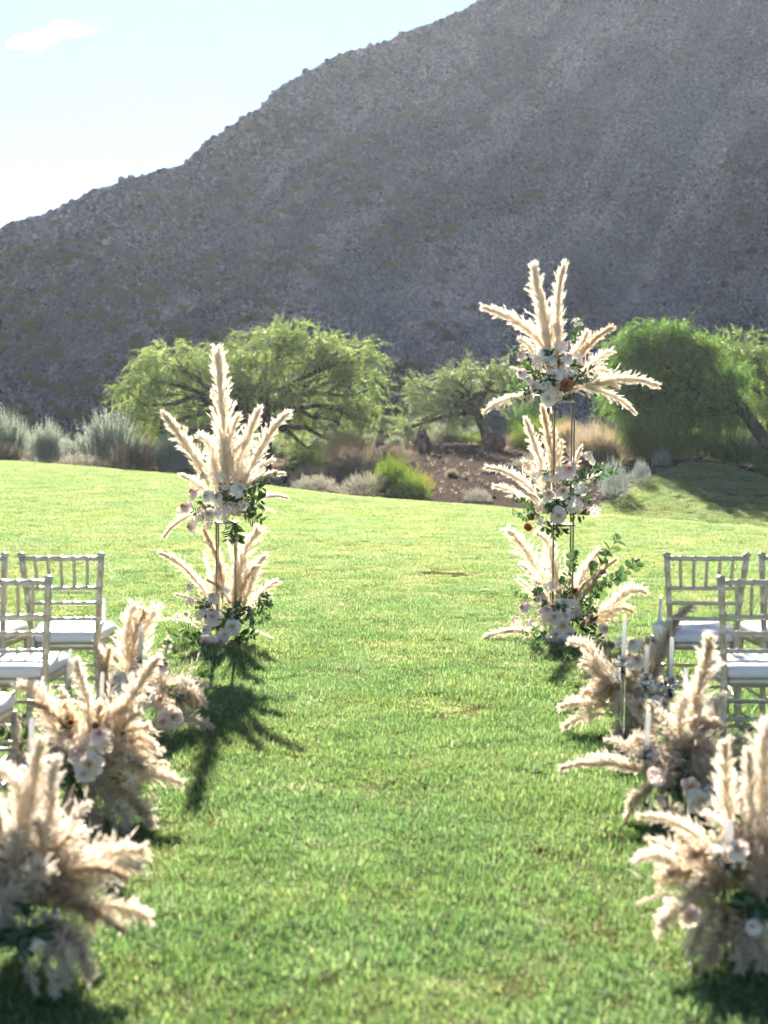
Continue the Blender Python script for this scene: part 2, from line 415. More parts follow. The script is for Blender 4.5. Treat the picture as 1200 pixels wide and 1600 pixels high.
# darker outcrops in broken bands
N = 5200
px = rng.uniform(-300, 1500, N); s = rng.random(N) ** .8; X, Y, Z = mountain_point(px, s)
kq = (fnoise(X - .55 * Y, Y * .5, .16, 35, 3) > .07) & (rng.random(N) < .8)
scatter('outcrop_rocks', np.stack([X, Y, Z - .08], -1)[kq], rng.uniform(-3, 3, (N, 3))[kq], (.2 + .45 * rng.random(N) ** 2.5)[kq], rocks, label='larger dark rocks in broken bands across the mountain face', cat='rocks')
# crags along the skyline
N = 700
px = rng.uniform(-300, 1300, N); s = rng.uniform(0.975, 1.0, N)
X, Y, Z = mountain_point(px, s)
scatter('ridge_rocks', np.stack([X, Y, Z], -1), rng.uniform(-3, 3, (N, 3)), 0.14 + 0.45 * rng.random(N) ** 4, rocks, label='dark jagged rocks along the skyline ridge', cat='rocks')

# ---------------------------------------------------------------- grass
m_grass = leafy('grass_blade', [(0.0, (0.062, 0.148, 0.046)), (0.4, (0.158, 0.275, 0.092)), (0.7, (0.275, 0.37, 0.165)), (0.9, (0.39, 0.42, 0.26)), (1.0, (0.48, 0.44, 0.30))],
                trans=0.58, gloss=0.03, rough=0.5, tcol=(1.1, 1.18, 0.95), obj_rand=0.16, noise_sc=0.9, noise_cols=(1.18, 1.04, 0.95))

def grass_patch(name, seed, n=420, size=0.24, h=(0.016, 0.040), w=0.0025, dry=0.0):
    r = np.random.default_rng(seed)
    rad = size * 0.5 * np.sqrt(r.random(n)) * 1.15; a = r.random(n) * 2 * math.pi
    bx, by = rad * np.cos(a), rad * np.sin(a)
    cl = fnoise(bx * 1.0, by * 1.0, 22.0, seed, 2) + 0.5                      # clumps
    hh = (h[0] + (h[1] - h[0]) * r.random(n) ** 1.3) * (0.55 + 0.9 * np.clip(cl, 0, 1))
    az = r.random(n) * 2 * math.pi; lean = np.abs(r.normal(0, 0.55, n)) + 0.1
    dx, dy = np.cos(az) * np.sin(lean), np.sin(az) * np.sin(lean); dz = np.cos(lean)
    sx, sy = -np.sin(az + r.normal(0, .5, n)), np.cos(az)
    ww = w * (0.7 + 0.6 * r.random(n))
    base = np.stack([bx, by, np.full(n, -0.004)], -1); d = np.stack([dx, dy, dz], -1); sd = np.stack([sx, sy, np.zeros(n)], -1)
    mid = base + d * (hh * 0.55)[:, None]; tip = base + d * hh[:, None] + np.stack([dx * hh * .35, dy * hh * .35, -hh * 0.18], -1)
    V = np.stack([base - sd * ww[:, None] / 2, base + sd * ww[:, None] / 2, mid + sd * ww[:, None] * .45, mid - sd * ww[:, None] * .45, tip], 1).reshape(-1, 3)
    k = np.arange(n) * 5
    Q = np.stack([k, k + 1, k + 2, k + 3], -1); T = np.stack([k + 3, k + 2, k + 4], -1)
    tone = np.repeat(np.clip(r.normal(0.40 + dry, 0.20, n) + (r.random(n) > 0.93) * 0.4, 0, 1), 5)  # dry lifts the tone: parched blades plus painted glare on distant turf
    return mesh_np(name, V, [Q, T], m_grass, tone)

protos = [grass_patch('grass_patch_%d' % k, 100 + k, n=[560, 520, 480, 400, 600, 440][k], h=[(0.016, 0.038), (0.014, 0.034), (0.02, 0.046), (0.012, 0.028), (0.016, 0.036), (0.012, 0.03)][k]) for k in range(6)]
protos.append(grass_patch('grass_patch_6', 140, n=300, h=(0.026, 0.052)))
NG = len(protos)
protos += [grass_patch('grass_patch_%02d' % (7 + k), 160 + k, n=[520, 460, 500][k], h=[(0.014, 0.034), (0.012, 0.028), (0.016, 0.038)][k], dry=[.24, .32, .16][k]) for k in range(3)]   # paler far turf: dry thatch, with sun glare put into the colour
def lawn_points(y0, y1, dens, margin):
    st = dens ** -.5; W_ = 0.25 * y1 + margin
    x, y = np.meshgrid(np.arange(-W_, W_, st), np.arange(y0, y1, st)); x = x.ravel() + rng.uniform(-.42, .42, x.size) * st; y = y.ravel() + rng.uniform(-.42, .42, y.size) * st
    k = (np.abs(x) < 0.262 * y + margin) & (y < YB(x) + 0.12); return x[k], y[k]
gx, gy, gs = [], [], []
for y0, y1, dens, margin, sc in ((2.6, 8, 58, 1.6, 1.0), (8, 14, 50, 2.0, 1.05), (14, 22, 42, 2.5, 1.1), (22, 39, 34, 3.5, 1.2)):
    a, b_ = lawn_points(y0, y1, dens, margin); gx.append(a); gy.append(b_); gs.append(np.full(len(a), sc))
gx, gy, gs = map(np.concatenate, (gx, gy, gs))
nzv = fnoise(gx, gy, 2.6, 51, 3)
gs = gs * np.clip(0.98 + 0.70 * nzv, .84, 1.4) * rng.uniform(0.9, 1.15, len(gx))
# worn bare spots
bare = [(G(690, 896), 0.42, 0.10), (G(5, 968), 0.4, 0.10)]
kp = np.ones(len(gx), bool)
for c, ra, rb in bare:
    q = ((gx - c.x) / ra) ** 2 + ((gy - c.y) / (rb * 4)) ** 2; kp &= (q > 0.1 + 1.3 * rng.random(len(gx)))
gx, gy, gs = gx[kp], gy[kp], gs[kp]
gz = HT(gx, gy) + 0.004 + 0.034 * np.clip(fnoise(gx, gy, 2.0, 52, 3), -.1, 1)
# patches lie along the slope: tilt about X and Y by the local gradient, spun first about Z
_dx = (HT(gx + .1, gy) - HT(gx - .1, gy)) / .2; _dy = (HT(gx, gy + .1) - HT(gx, gy - .1)) / .2
rot = np.stack([np.arctan(_dy) + rng.normal(0, 0.04, len(gx)), -np.arctan(_dx) + rng.normal(0, 0.04, len(gx)), rng.normal(0, .35, len(gx))], -1)
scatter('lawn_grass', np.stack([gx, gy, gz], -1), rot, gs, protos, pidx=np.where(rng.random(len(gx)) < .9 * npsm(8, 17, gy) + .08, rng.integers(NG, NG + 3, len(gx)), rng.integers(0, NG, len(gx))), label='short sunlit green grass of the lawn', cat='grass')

# ---------------------------------------------------------------- plant pieces (numpy protos, +Z along the sprig, unit = 1)
def leaf_quads(base, d, side, L, Wd, cup=0.0):
    """rhombic leaf blades, returns V (n*4,3), F (n,4)"""
    n = len(base); up = np.cross(d, side)
    V = np.stack([base, base + d * (L * .45)[:, None] + side * (Wd * .5)[:, None] + up * (cup * L)[:, None], base + d * L[:, None], base + d * (L * .45)[:, None] - side * (Wd * .5)[:, None] + up * (cup * L)[:, None]], 1).reshape(-1, 3)
    k = np.arange(n) * 4
    return V, np.stack([k, k + 1, k + 2, k + 3], -1)

def unit(a): return a / (np.linalg.norm(a, axis=-1, keepdims=True) + 1e-9)

def sprig(seed, npair=10, leafL=0.17, leafW=0.05, angle=0.9, bend=0.25, whorl=False, stem=0.008, jitter=0.25, t0=0.12):
    r = np.random.default_rng(seed); n = npair * 2
    t = t0 + (1 - t0) * (np.repeat(np.arange(npair), 2) + 0.5 + r.normal(0, .15, n)) / npair
    c = np.stack([bend * t ** 2, np.zeros(n), t * (1 - 0.12 * bend)], -1)
    T = unit(np.stack([2 * bend * t, np.zeros(n), np.ones(n)], -1))
    if whorl: az = r.random(n) * 6.283
    else: az = np.tile([math.pi / 2, -math.pi / 2], npair) + r.normal(0, jitter, n)
    e1 = unit(np.stack([T[:, 2], np.zeros(n), -T[:, 0]], -1)); e2 = np.cross(T, e1)
    rad = e1 * np.cos(az)[:, None] + e2 * np.sin(az)[:, None]
    an = angle + r.normal(0, .18, n)
    d = unit(T * np.cos(an)[:, None] + rad * np.sin(an)[:, None]); side = unit(np.cross(d, unit(np.cross(T, rad) + 0.6 * r.normal(size=(n, 3)))))
    L = leafL * (0.75 + 0.5 * r.random(n)) * (1 - 0.35 * t)
    V, F = leaf_quads(c, d, side, L, leafW * L / leafL, 0.06)
    tone = np.repeat(np.clip(r.normal(.5, .16, n), 0, 1), 4)
    # stem as two crossed thin strips
    ts = np.linspace(0, 1, 5); cs = np.stack([bend * ts ** 2, 0 * ts, ts * (1 - .12 * bend)], -1)
    vs_, fs_ = [], []
    for ax in (np.array([0, 1, 0.]), np.array([1, 0, 0.])):
        o_ = len(V) + sum(len(a) for a in vs_)
        w_ = stem * (1 - 0.7 * ts)[:, None]
        vs_.append(np.concatenate([cs - ax * w_, cs + ax * w_]))
        fs_.append(np.array([[o_ + k, o_ + k + 1, o_ + 5 + k + 1, o_ + 5 + k] for k in range(4)]))
    V = np.concatenate([V] + vs_); F = np.concatenate([F] + fs_); tone = np.concatenate([tone, np.full(20, 0.15)])
    return V, F, tone

def strawtuft(seed, n=9, w=0.012):
    """a few thin dry stalks with forked tips"""
    r = np.random.default_rng(seed); V = []; F = []; o_ = 0; tone = []
    for k in range(n):
        a = r.normal(0, .22, 2); L = r.uniform(.6, 1.0); ts = np.array([0, .5, 1.0])
        c = np.stack([a[0] * ts ** 1.5 * L, a[1] * ts ** 1.5 * L, ts * L], -1); s_ = unit(np.array([r.normal(), r.normal(), 0.1]))
        ww = np.array([w, w * .8, w * .25])[:, None]
        V.append(np.concatenate([c - s_ * ww / 2, c + s_ * ww / 2])); F.append(np.array([[o_, o_ + 1, o_ + 4, o_ + 3], [o_ + 1, o_ + 2, o_ + 5, o_ + 4]])); o_ += 6
        tone += [r.uniform(.2, .8)] * 6
    return np.concatenate(V), np.concatenate(F), np.array(tone)

SP_FEATHER = [sprig(200 + k, 11, .18, .060, 1.0, .35) for k in range(3)]
SP_SAGE = [sprig(210 + k, 13, .11, .040, .55, .10, True) for k in range(3)]
SP_DENSE = [sprig(220 + k, 12, .15, .060, .85, .15, True) for k in range(3)]
SP_TWIG = [sprig(230 + k, 5, .20, .018, .55, .25, True, .010) for k in range(3)]
SP_STRAW = [strawtuft(240 + k) for k in range(3)]

def merge(parts):
    V, F, T = [], [], []; o_ = 0
    for v, f, t_ in parts:
        V.append(v); F.append(f + o_); T.append(t_); o_ += len(v)
    return np.concatenate(V), np.concatenate(F), np.concatenate(T)

m_mesquite = leafy('mesquite_leaf', [(0, (0.085, 0.135, 0.042)), (.5, (0.19, 0.265, 0.09)), (1, (0.36, 0.42, 0.17))], .54, .05, .4, (1.15, 1.2, .7))
m_weep = leafy('weeping_leaf', [(0, (0.065, 0.138, 0.034)), (.5, (0.127, 0.228, 0.054)), (1, (0.286, 0.359, 0.109))], 0.52, .04, .4, (1.1, 1.2, .65))
m_pale = leafy('pale_mesquite_leaf', [(0, (0.105, 0.145, 0.065)), (.5, (0.24, 0.295, 0.13)), (1, (0.40, 0.45, 0.23))], .54, .05, .4, (1.1, 1.15, .75))
m_sage = leafy('sage_leaf', [(0, (0.164, 0.202, 0.143)), (.5, (0.314, 0.359, 0.269)), (1, (0.538, 0.583, 0.463))], 0.45, .04)
m_silver = leafy('silver_leaf', [(0, (0.181, 0.225, 0.192)), (.5, (0.319, 0.372, 0.315)), (1, (0.499, 0.552, 0.483))], 0.42, .04)
m_greybush = leafy('grey_brush', [(0, (0.193, 0.185, 0.139)), (.5, (0.370, 0.354, 0.270)), (1, (0.644, 0.612, 0.462))], 0.45, .03)
m_green = leafy('green_shrub_leaf', [(0, (0.074, 0.138, 0.029)), (.5, (0.162, 0.248, 0.051)), (1, (0.370, 0.386, 0.090))], 0.5, .05, .4, (1.1, 1.15, .6))
m_darkgreen = leafy('dark_shrub_leaf', [(0, (0.051, 0.117, 0.030)), (.5, (0.101, 0.214, 0.051)), (1, (0.203, 0.332, 0.085))], 0.48, .05)
m_yellow = leafy('yellow_shrub_leaf', [(0, (0.161, 0.149, 0.023)), (.5, (0.345, 0.287, 0.034)), (1, (0.575, 0.460, 0.069))], 0.5, .03)
m_straw = leafy('dry_straw', [(0, (0.250, 0.188, 0.106)), (.5, (0.450, 0.344, 0.206)), (1, (0.650, 0.525, 0.350))], 0.5, .03)
m_drybrown = leafy('dry_brown_brush', [(0, (0.169, 0.130, 0.091)), (.5, (0.312, 0.247, 0.182)), (1, (0.494, 0.403, 0.299))], 0.45, .03)
m_bark = plain('mesquite_bark', (0.085, 0.062, 0.045), .9, var=.35, nscale=9, bump=.6)

# ---------------------------------------------------------------- trees
def limb_path(a, b, sag, n=7, wob=0.06):
    a, b = Vector(a), Vector(b); L = (b - a).length; out = []
    for k in range(n):
        t_ = k / (n - 1); p = a.lerp(b, t_) + Vector((0, 0, sag * L * math.sin(math.pi * t_)))
        if 0 < k < n - 1: p += Vector((random.gauss(0, 1), random.gauss(0, 1), random.gauss(0, .6))) * L * wob * .5
        out.append(p)
    return out

def make_tree(name, label, basepx, Yd, trunkpts, lobes, mat, sprigs, size, nper, droop, trunk_r, shell=0.45, group='desert trees behind the lawn'):
    """trunkpts: photo pixels up the trunk; lobes: (px,py,rx,ry px, depth offset, weight)"""
    pxm = FPX / Yd
    b0 = P(basepx[0], basepx[1], Yd); b0.z = H(b0.x, Yd) - 0.08
    root = empty(name, b0, label, 'tree', group)
    loc = lambda px, py, dy=0.0: P(px, py, Yd + dy) - b0
    wood = MB(); tp = [Vector((0, 0, 0))] + [loc(*q) for q in trunkpts]
    wood.tube(tp, [trunk_r * (1 - .10 * k) for k in range(len(tp))], 10)
    parts = []
    for (lx, ly, rx, ry, dy, wt) in lobes:
        c = loc(lx, ly, dy); ra, rb = rx / pxm, ry / pxm
        start = random.choice(tp[-2:])
        path = limb_path(start, c + Vector((0, 0, -rb * .25)), 0.06, 8)
        wood.tube(path, [trunk_r * .55 * (1 - .8 * k / 7) + .012 for k in range(8)], 7)
        n = int(nper * wt)
        dirs = rng.normal(size=(n, 3)); dirs = unit(dirs); rr = shell + (1 - shell) * rng.random(n) ** .6
        # uneven outline
        lump = 1 + 0.55 * fnoise(np.arctan2(dirs[:, 1], dirs[:, 0]) * 1.3 + lx, dirs[:, 2] * 2.2 + ly, 1.6, int(lx), 2)
        q_ = dirs * (rr * lump)[:, None]
        nc = max(5, int(11 * wt)); cen = unit(rng.normal(size=(nc, 3))) * rng.uniform(.45, 1.0, nc)[:, None]; ci_ = rng.integers(0, nc, n)
        cl_ = cen[ci_] + rng.normal(0, 1, (n, 3)) * (rng.uniform(.10, .26, nc)[ci_])[:, None]
        q_ = np.where((rng.random(n) < .84)[:, None], cl_, q_)
        pos = np.array(c)[None] + q_ * np.array([ra, max(ra * .8, .7), rb])[None]
        # feathery strands reaching past the outline
        nw_, ns_ = int(11 * wt) + 3, 9
        wd = unit(rng.normal(size=(nw_, 3)) * np.array([1, 1, .8]) + np.array([0, 0, .15])); w0 = np.array(c)[None] + wd * rng.uniform(.55, .85, nw_)[:, None] * np.array([ra, max(ra * .8, .7), rb])[None]
        wl = rng.uniform(.35, .75, nw_) * (.55 * ra + .35); tq = np.linspace(.1, 1, ns_)
        gv = np.array([0, 0, -1.0]) * (.35 + .9 * max(0, -droop))
        wp = w0[:, None] + wd[:, None] * (wl[:, None] * tq[None])[:, :, None] + gv[None, None] * (wl[:, None] * .6 * tq[None] ** 2)[:, :, None]
        wt_ = unit(wd[:, None] + gv[None, None] * (1.2 * tq)[None, :, None]) + rng.normal(0, .45, (nw_, ns_, 3))
        Mw = frames(wp.reshape(-1, 3), wt_.reshape(-1, 3), (size * .62 * rng.uniform(.7, 1.2, nw_ * ns_))[:, None])
        parts.append(bake(sprigs[0], Mw, rng.normal(.10, .12, nw_ * ns_)))
        for k in range(0, nw_, 2): wood.tube([Vector(w0[k])] + [Vector(p) for p in wp[k][::4]], [.010, .009, .007, .004][:1 + len(wp[k][::4])], 4, cap=False)
        for k in range(int(9 * wt) + 3):                                        # twigs inside the lobe
            e = Vector(pos[rng.integers(n)]); wood.tube(limb_path(path[random.choice([4, 5, 6, 7])], e, .05, 5), [.022, .018, .014, .010, .005], 5, cap=False)
        out = unit(dirs * np.array([1, 1, .7]) + rng.normal(0, .45, (n, 3)) + np.array([0, 0, droop])[None])
        sc = size * rng.uniform(.7, 1.3, n)
        grav = np.tile(np.array([[0, 0, -1.0]]), (n, 1)) + rng.normal(0, .25, (n, 3))
        M = frames(pos, out, sc[:, None], xdir=grav)
        cuts = rng.integers(0, len(sprigs), n)
        tones = rng.normal(0, .13, n) + 0.25 * (rng.random(n) > .88) + .5 * fnoise(pos[:, 0], pos[:, 2], 1.6, 91, 2)
        for q in range(len(sprigs)):
            if (cuts == q).any(): parts.append(bake(sprigs[q], M[cuts == q], tones[cuts == q]))
    link('trunk', wood.build('trunk', m_bark), root)
    V, F, T = merge(parts); link('crown', mesh_np(name + '_crown', V, F, mat, T), root)
    return root

make_tree('mesquite_tree', 'wide feathery green tree behind the shorter floral stand on the left', (414, 745), 40, [(416, 690), (408, 660), (398, 632)],
    [(430, 545, 75, 34, 0, 1.5), (350, 570, 80, 32, .6, 1.4), (270, 568, 62, 30, 0, 1.0), (225, 625, 48, 36, -.3, .9), (285, 628, 60, 42, .5, 1.0), (345, 625, 60, 45, 1.2, 1.0),
     (500, 560, 66, 38, .2, 1.4), (555, 605, 48, 50, 0, 1.1), (490, 622, 62, 42, .9, 1.1), (420, 600, 70, 42, -.8, 1.2), (530, 655, 40, 34, .3, .55), (575, 650, 24, 34, 0, .4), (455, 672, 40, 30, .8, .5), (560, 560, 36, 26, -.5, .5), (295, 668, 52, 26, .3, .7), (250, 665, 40, 24, -.2, .5), (375, 672, 46, 28, 1.0, .6), (480, 694, 36, 26, .4, .4), (535, 690, 30, 26, .2, .35), (235, 590, 26, 16, .2, .3), (455, 512, 24, 14, 0, .3)],
    m_mesquite, SP_FEATHER, .34, 400, -.35, .17, shell=.3)
make_tree('small_mesquite_tree', 'small airy grey-green tree with a leaning trunk beside a red boulder', (764, 702), 43, [(757, 672), (744, 645), (732, 622)],
    [(770, 585, 50, 26, .3, .9), (720, 592, 48, 24, -.2, .8), (668, 620, 40, 26, 0, .7), (650, 660, 34, 22, .2, .6), (700, 645, 46, 30, -.6, .8), (745, 625, 40, 28, .8, .7), (800, 605, 30, 24, .4, .45), (690, 600, 44, 18, .5, .4), (635, 668, 18, 14, 0, .2), (655, 600, 18, 10, 0, .15)],
    m_pale, SP_FEATHER, .32, 300, -.05, .15, shell=.3)
make_tree('weeping_tree', 'dense weeping dark green tree with a curved trunk near the right edge', (1225, 745), 38, [(1205, 700), (1180, 668), (1160, 640), (1140, 610)],
    [(1030, 530, 58, 32, 0, 1.5), (985, 553, 40, 44, .2, 1.1), (1082, 546, 50, 38, -.2, 1.3), (1125, 590, 40, 42, -.2, 1.1), (1000, 612, 54, 44, -.4, 1.4), (1070, 606, 70, 50, -.8, 1.9), (1112, 640, 40, 34, -.2, .9), (1040, 575, 70, 50, .8, 1.3), (962, 606, 26, 40, .3, .6), (1150, 632, 28, 30, .4, .5), (1045, 648, 40, 26, -.5, .7)],
    m_weep, SP_FEATHER, .40, 420, -1.15, .20, shell=.35)
make_tree('mesquite_tree', 'bright yellow-green tree cut off by the right edge behind the weeping tree', (1270, 740), 41.5, [(1262, 690), (1245, 650), (1228, 620)],
    [(1165, 550, 52, 36, 0, 1.2), (1215, 560, 56, 46, .4, 1.3), (1180, 600, 48, 42, -.4, 1.1), (1240, 610, 50, 50, 0, 1.1), (1290, 580, 60, 50, 0, 1.2), (1200, 650, 26, 30, .5, .4), (1320, 640, 50, 40, 0, .8)],
    m_mesquite, SP_FEATHER, .36, 360, -.5, .17, shell=.3)

# ---------------------------------------------------------------- shrubs
_bush_cache = {}
def bush_mesh(kind, var):
    """unit bush: half-width 1, height 1 (scaled on placing)"""
    key = (kind, var)
    if key in _bush_cache: return _bush_cache[key]
    sp, n, lo, hi, sz, mat, upright = {
        'sage': (SP_SAGE, 700, .20, .74, .46, m_sage, 1.5), 'dome': (SP_DENSE, 1100, .55, .96, .18, m_greybush, .5), 'silver': (SP_DENSE, 800, .50, .94, .20, m_silver, .35),
        'straw': (SP_STRAW, 600, .05, .55, .50, m_straw, 1.1), 'brown': (SP_TWIG, 1300, .25, .85, .36, m_drybrown, .8), 'green': (SP_SAGE, 900, .25, .85, .42, m_green, 1.3),
        'dark': (SP_DENSE, 900, .35, .9, .30, m_darkgreen, .9), 'yellow': (SP_DENSE, 500, .3, .9, .26, m_yellow, 1.0)}[kind]
    r = np.random.default_rng(hash(kind) % 1000 if False else sum(map(ord, kind)) * 7 + var)
    th = r.random(n) * 6.283; ph = np.arccos(np.clip(r.random(n) ** .8, 0, 1)); d = np.stack([np.cos(th) * np.sin(ph), np.sin(th) * np.sin(ph), np.cos(ph)], -1)
    lump = 1 + .5 * fnoise(th * 1.1 + var * 9, ph * 2.0, 1.5, var + 60, 2)
    rad = r.uniform(lo, hi, n) * lump
    pos = d * rad[:, None]; pos[:, 2] *= .85; pos[:, 2] += .02
    out = unit(d + np.array([0, 0, upright]) + r.normal(0, .28, (n, 3)))
    M = frames(pos, out, (sz * r.uniform(.65, 1.25, n))[:, None])
    q = r.integers(0, len(sp), n); tn = r.normal(0, .12, n)
    parts = [bake(sp[k], M[q == k], tn[q == k]) for k in range(len(sp))]
    # woody stems from the root into the crown
    k = 46; sm_ = sprig(999, 1, .02, .01, stem=.012); idx = r.integers(0, n, k); L = np.linalg.norm(pos[idx], axis=1)
    Ms = frames(np.zeros((k, 3)), pos[idx] + 1e-4, np.stack([np.ones(k), np.ones(k), L], -1)); parts.append(bake(sm_, Ms))
    V, F, T = merge(parts); _bush_cache[key] = mesh_np('%s_shrub_%d' % (kind, var), V, F, mat, T)
    return _bush_cache[key]

def bush(name, label, kind, x0, x1, ytop, ybot, Yd, group, mat=None, var=0, depth=1.0):
    """fills the photo box x0..x1, ytop..ybot at distance Yd; rooted in the ground there"""
    c = P((x0 + x1) / 2, ybot, Yd); z = H(c.x, Yd) - .04; top = P((x0 + x1) / 2, ytop, Yd).z
    o_ = link(name, bush_mesh(kind, var), mat=mat); w_ = (x1 - x0) / 2 * Yd / FPX
    o_.location = (c.x, Yd, z); o_.scale = (w_ / 1.02, w_ / 1.02 * depth, max(.15, (top - z)) / 1.06); o_.rotation_euler = (0, 0, random.uniform(0, 6.28))
    tag(o_, label, 'shrub', group); return o_

gl, gm, gr = 'desert shrubs left of the wide tree', 'desert shrubs below the wide tree', 'desert shrubs on the right mound'
bush('sage_bush', 'tall upright silvery sage bush at the far left edge of the lawn', 'sage', -35, 60, 640, 730, 39, gl)
bush('sage_bush', 'upright silvery sage bush second from the left edge', 'sage', 35, 115, 655, 730, 38.6, gl, var=1)
bush('sage_bush', 'tall pale sage bush right of the gap in the left shrub row', 'sage', 112, 240, 636, 735, 40, gl, var=2)
bush('low_grey_shrub', 'low dark grey shrub on the lawn edge between the two pale sage bushes', 'dome', 78, 172, 706, 740, 37.6, gl)
bush('dry_shrub', 'tan twiggy dry shrub in front of the tall pale sage bush', 'brown', 160, 260, 684, 742, 37.8, gl)
bush('dry_shrub', 'small tan dry shrub at the left edge under the sage', 'brown', -20, 40, 690, 732, 37.8, gl, var=1)
bush('sage_bush', 'grey-green sage bush partly behind the left pampas plumes', 'sage', 225, 315, 672, 745, 37.8, gl, var=1)
bush('low_grey_shrub', 'low grey shrub beside the left pampas plumes at the lawn crest', 'dome', 250, 330, 712, 752, 36, gl, var=1)
bush('green_shrub', 'dim green shrub under the left side of the wide tree', 'dark', 300, 400, 690, 758, 38, gl, var=1)
bush('brittle_bush', 'left one of two rounded grey brittle bushes at the lawn edge', 'dome', 446, 534, 738, 782, 31.6, gm)
bush('brittle_bush', 'right one of two rounded grey brittle bushes at the lawn edge', 'dome', 522, 622, 730, 786, 31.0, gm, var=1)
bush('dry_shrub', 'brown dry shrub rising behind the two grey brittle bushes', 'brown', 500, 600, 690, 770, 34, gm, var=2)
bush('dry_shrub', 'straw coloured shrub behind the left grey brittle bush', 'straw', 440, 520, 716, 776, 33.5, gm)
bush('dry_shrub', 'tall tan dry shrub under the right side of the wide tree', 'brown', 490, 590, 660, 740, 39, gm, mat=m_straw)
bush('dry_shrub', 'grey-brown dry shrub just left of the pointed red boulder', 'brown', 575, 655, 690, 740, 37.5, gm, var=1)
bush('green_shrub', 'bright green shrub right of the grey brittle bushes', 'green', 572, 662, 712, 784, 31.4, gm, mat=m_green)
bush('green_shrub', 'low leafy green shrub at the lawn corner below the yellow one', 'dark', 605, 680, 738, 784, 30.6, gm, mat=m_green)
bush('yellow_shrub', 'small yellow-orange flowering shrub on the bare slope', 'yellow', 640, 684, 733, 762, 32.4, gm)
bush('green_shrub', 'green shrub below the wide tree left of the brown dry one', 'green', 440, 520, 705, 765, 36, gm, var=1)
bush('green_shrub', 'pale green shrub growing under the small leaning tree', 'green', 790, 900, 650, 712, 44, gr, var=2)
bush('green_shrub', 'yellow-green low shrub left of the rounded red boulder', 'green', 690, 770, 676, 716, 44.5, gr)
bush('green_shrub', 'round dark shrub behind the tall floral stand', 'dark', 780, 870, 620, 690, 47, gr, var=2)
bush('straw_bush', 'large rounded straw coloured brush right of the tall floral stand', 'straw', 868, 1000, 648, 730, 35.4, gr, var=1)
bush('straw_bush', 'grey topped dry brush within the large straw coloured one', 'brown', 885, 960, 652, 700, 36, gr, mat=m_greybush)
bush('straw_bush', 'tall straw tuft behind the tall floral stand', 'straw', 840, 930, 640, 720, 39.5, gr, var=2)
bush('green_shrub', 'tall loose yellow-green shrub under the weeping tree', 'green', 950, 1080, 634, 735, 35.9, gr)
bush('green_shrub', 'dark green shrub right of the straw coloured brush', 'dark', 985, 1085, 672, 735, 35.4, gr, mat=m_green)
bush('green_shrub', 'dark shrub in the shade under the weeping tree', 'dark', 1050, 1140, 668, 738, 36.6, gr, var=1)
bush('green_shrub', 'backlit yellow-green shrub between shaded shrubs under the weeping tree', 'green', 1085, 1180, 655, 738, 38.5, gr, var=1, mat=m_yellow and m_pale)
bush('green_shrub', 'upright dark shrub left of the curved tree trunk', 'dark', 1115, 1195, 672, 745, 36, gr, var=2)
bush('green_shrub', 'dark shrub filling the right edge above the lawn', 'dark', 1165, 1275, 700, 775, 34.6, gr)
bush('silver_shrub', 'low wide silver shrub at the left foot of the lawn mound', 'silver', 932, 990, 710, 748, 31.6, gr)
bush('silver_shrub', 'smallest silver shrub next to the low wide one', 'silver', 984, 1018, 712, 738, 32.6, gr, var=1)
bush('silver_shrub', 'pale upright silver shrub on top of the lawn mound', 'silver', 1016, 1052, 694, 728, 34.4, gr, var=2)
bush('silver_shrub', 'dim silver shrub at the right end of the silver row', 'silver', 1042, 1078, 698, 724, 35.6, gr)

# ---------------------------------------------------------------- boulders and litter on the bare slope
m_red = plain('red_boulder_stone', (0.20, 0.10, 0.075), .95, var=.45, nscale=5, bump=.8)
def boulder(label, x0, x1, ytop, ybot, Yd, seed, rz, pk):
    me = rock_mesh('boulder', seed, m_red, 3, .4, 1.0)
    for v in me.vertices:
        k = max(0, v.co.z + .1); v.co.x *= 1 - pk * k; v.co.y *= 1 - pk * k
    o_ = link('boulder', me); c = P((x0 + x1) / 2, (ytop + ybot) / 2, Yd); w_ = (x1 - x0) * Yd / FPX; h_ = (ybot - ytop) * Yd / FPX
    o_.location = (c.x, Yd, H(c.x, Yd) + h_ * .30); o_.scale = (w_ * 1.12, w_ * .9, h_ * 1.45); o_.rotation_euler = (0, 0, rz)
    tag(o_, label, 'boulder', 'red boulders on the bare slope'); return o_
boulder('pointed dark red boulder on the bare slope left of the small tree', 645, 682, 692, 722, 40.5, 5, .4, .75)
boulder('rounded dark red boulder at the foot of the small leaning tree', 746, 800, 684, 717, 41, 9, 1.2, .1)
m_gravel = plain('slope_gravel', (0.22, 0.17, 0.14), .95, var=.4, nscale=6)
pr = [rock_mesh('slope_stone_%d' % k, 40 + k, m_boulder, 1) for k in range(4)]
N = 5200
xx = rng.uniform(-16, 16, N); yy = rng.uniform(29, 66, N); k = yy > YB(xx) + .25; xx, yy = xx[k], yy[k]
scatter('slope_stones', np.stack([xx, yy, HT(xx, yy)], -1), rng.uniform(-3, 3, (len(xx), 3)), .03 + .13 * rng.random(len(xx)) ** 5, pr, label='small stones scattered over the bare desert slope', cat='stones')
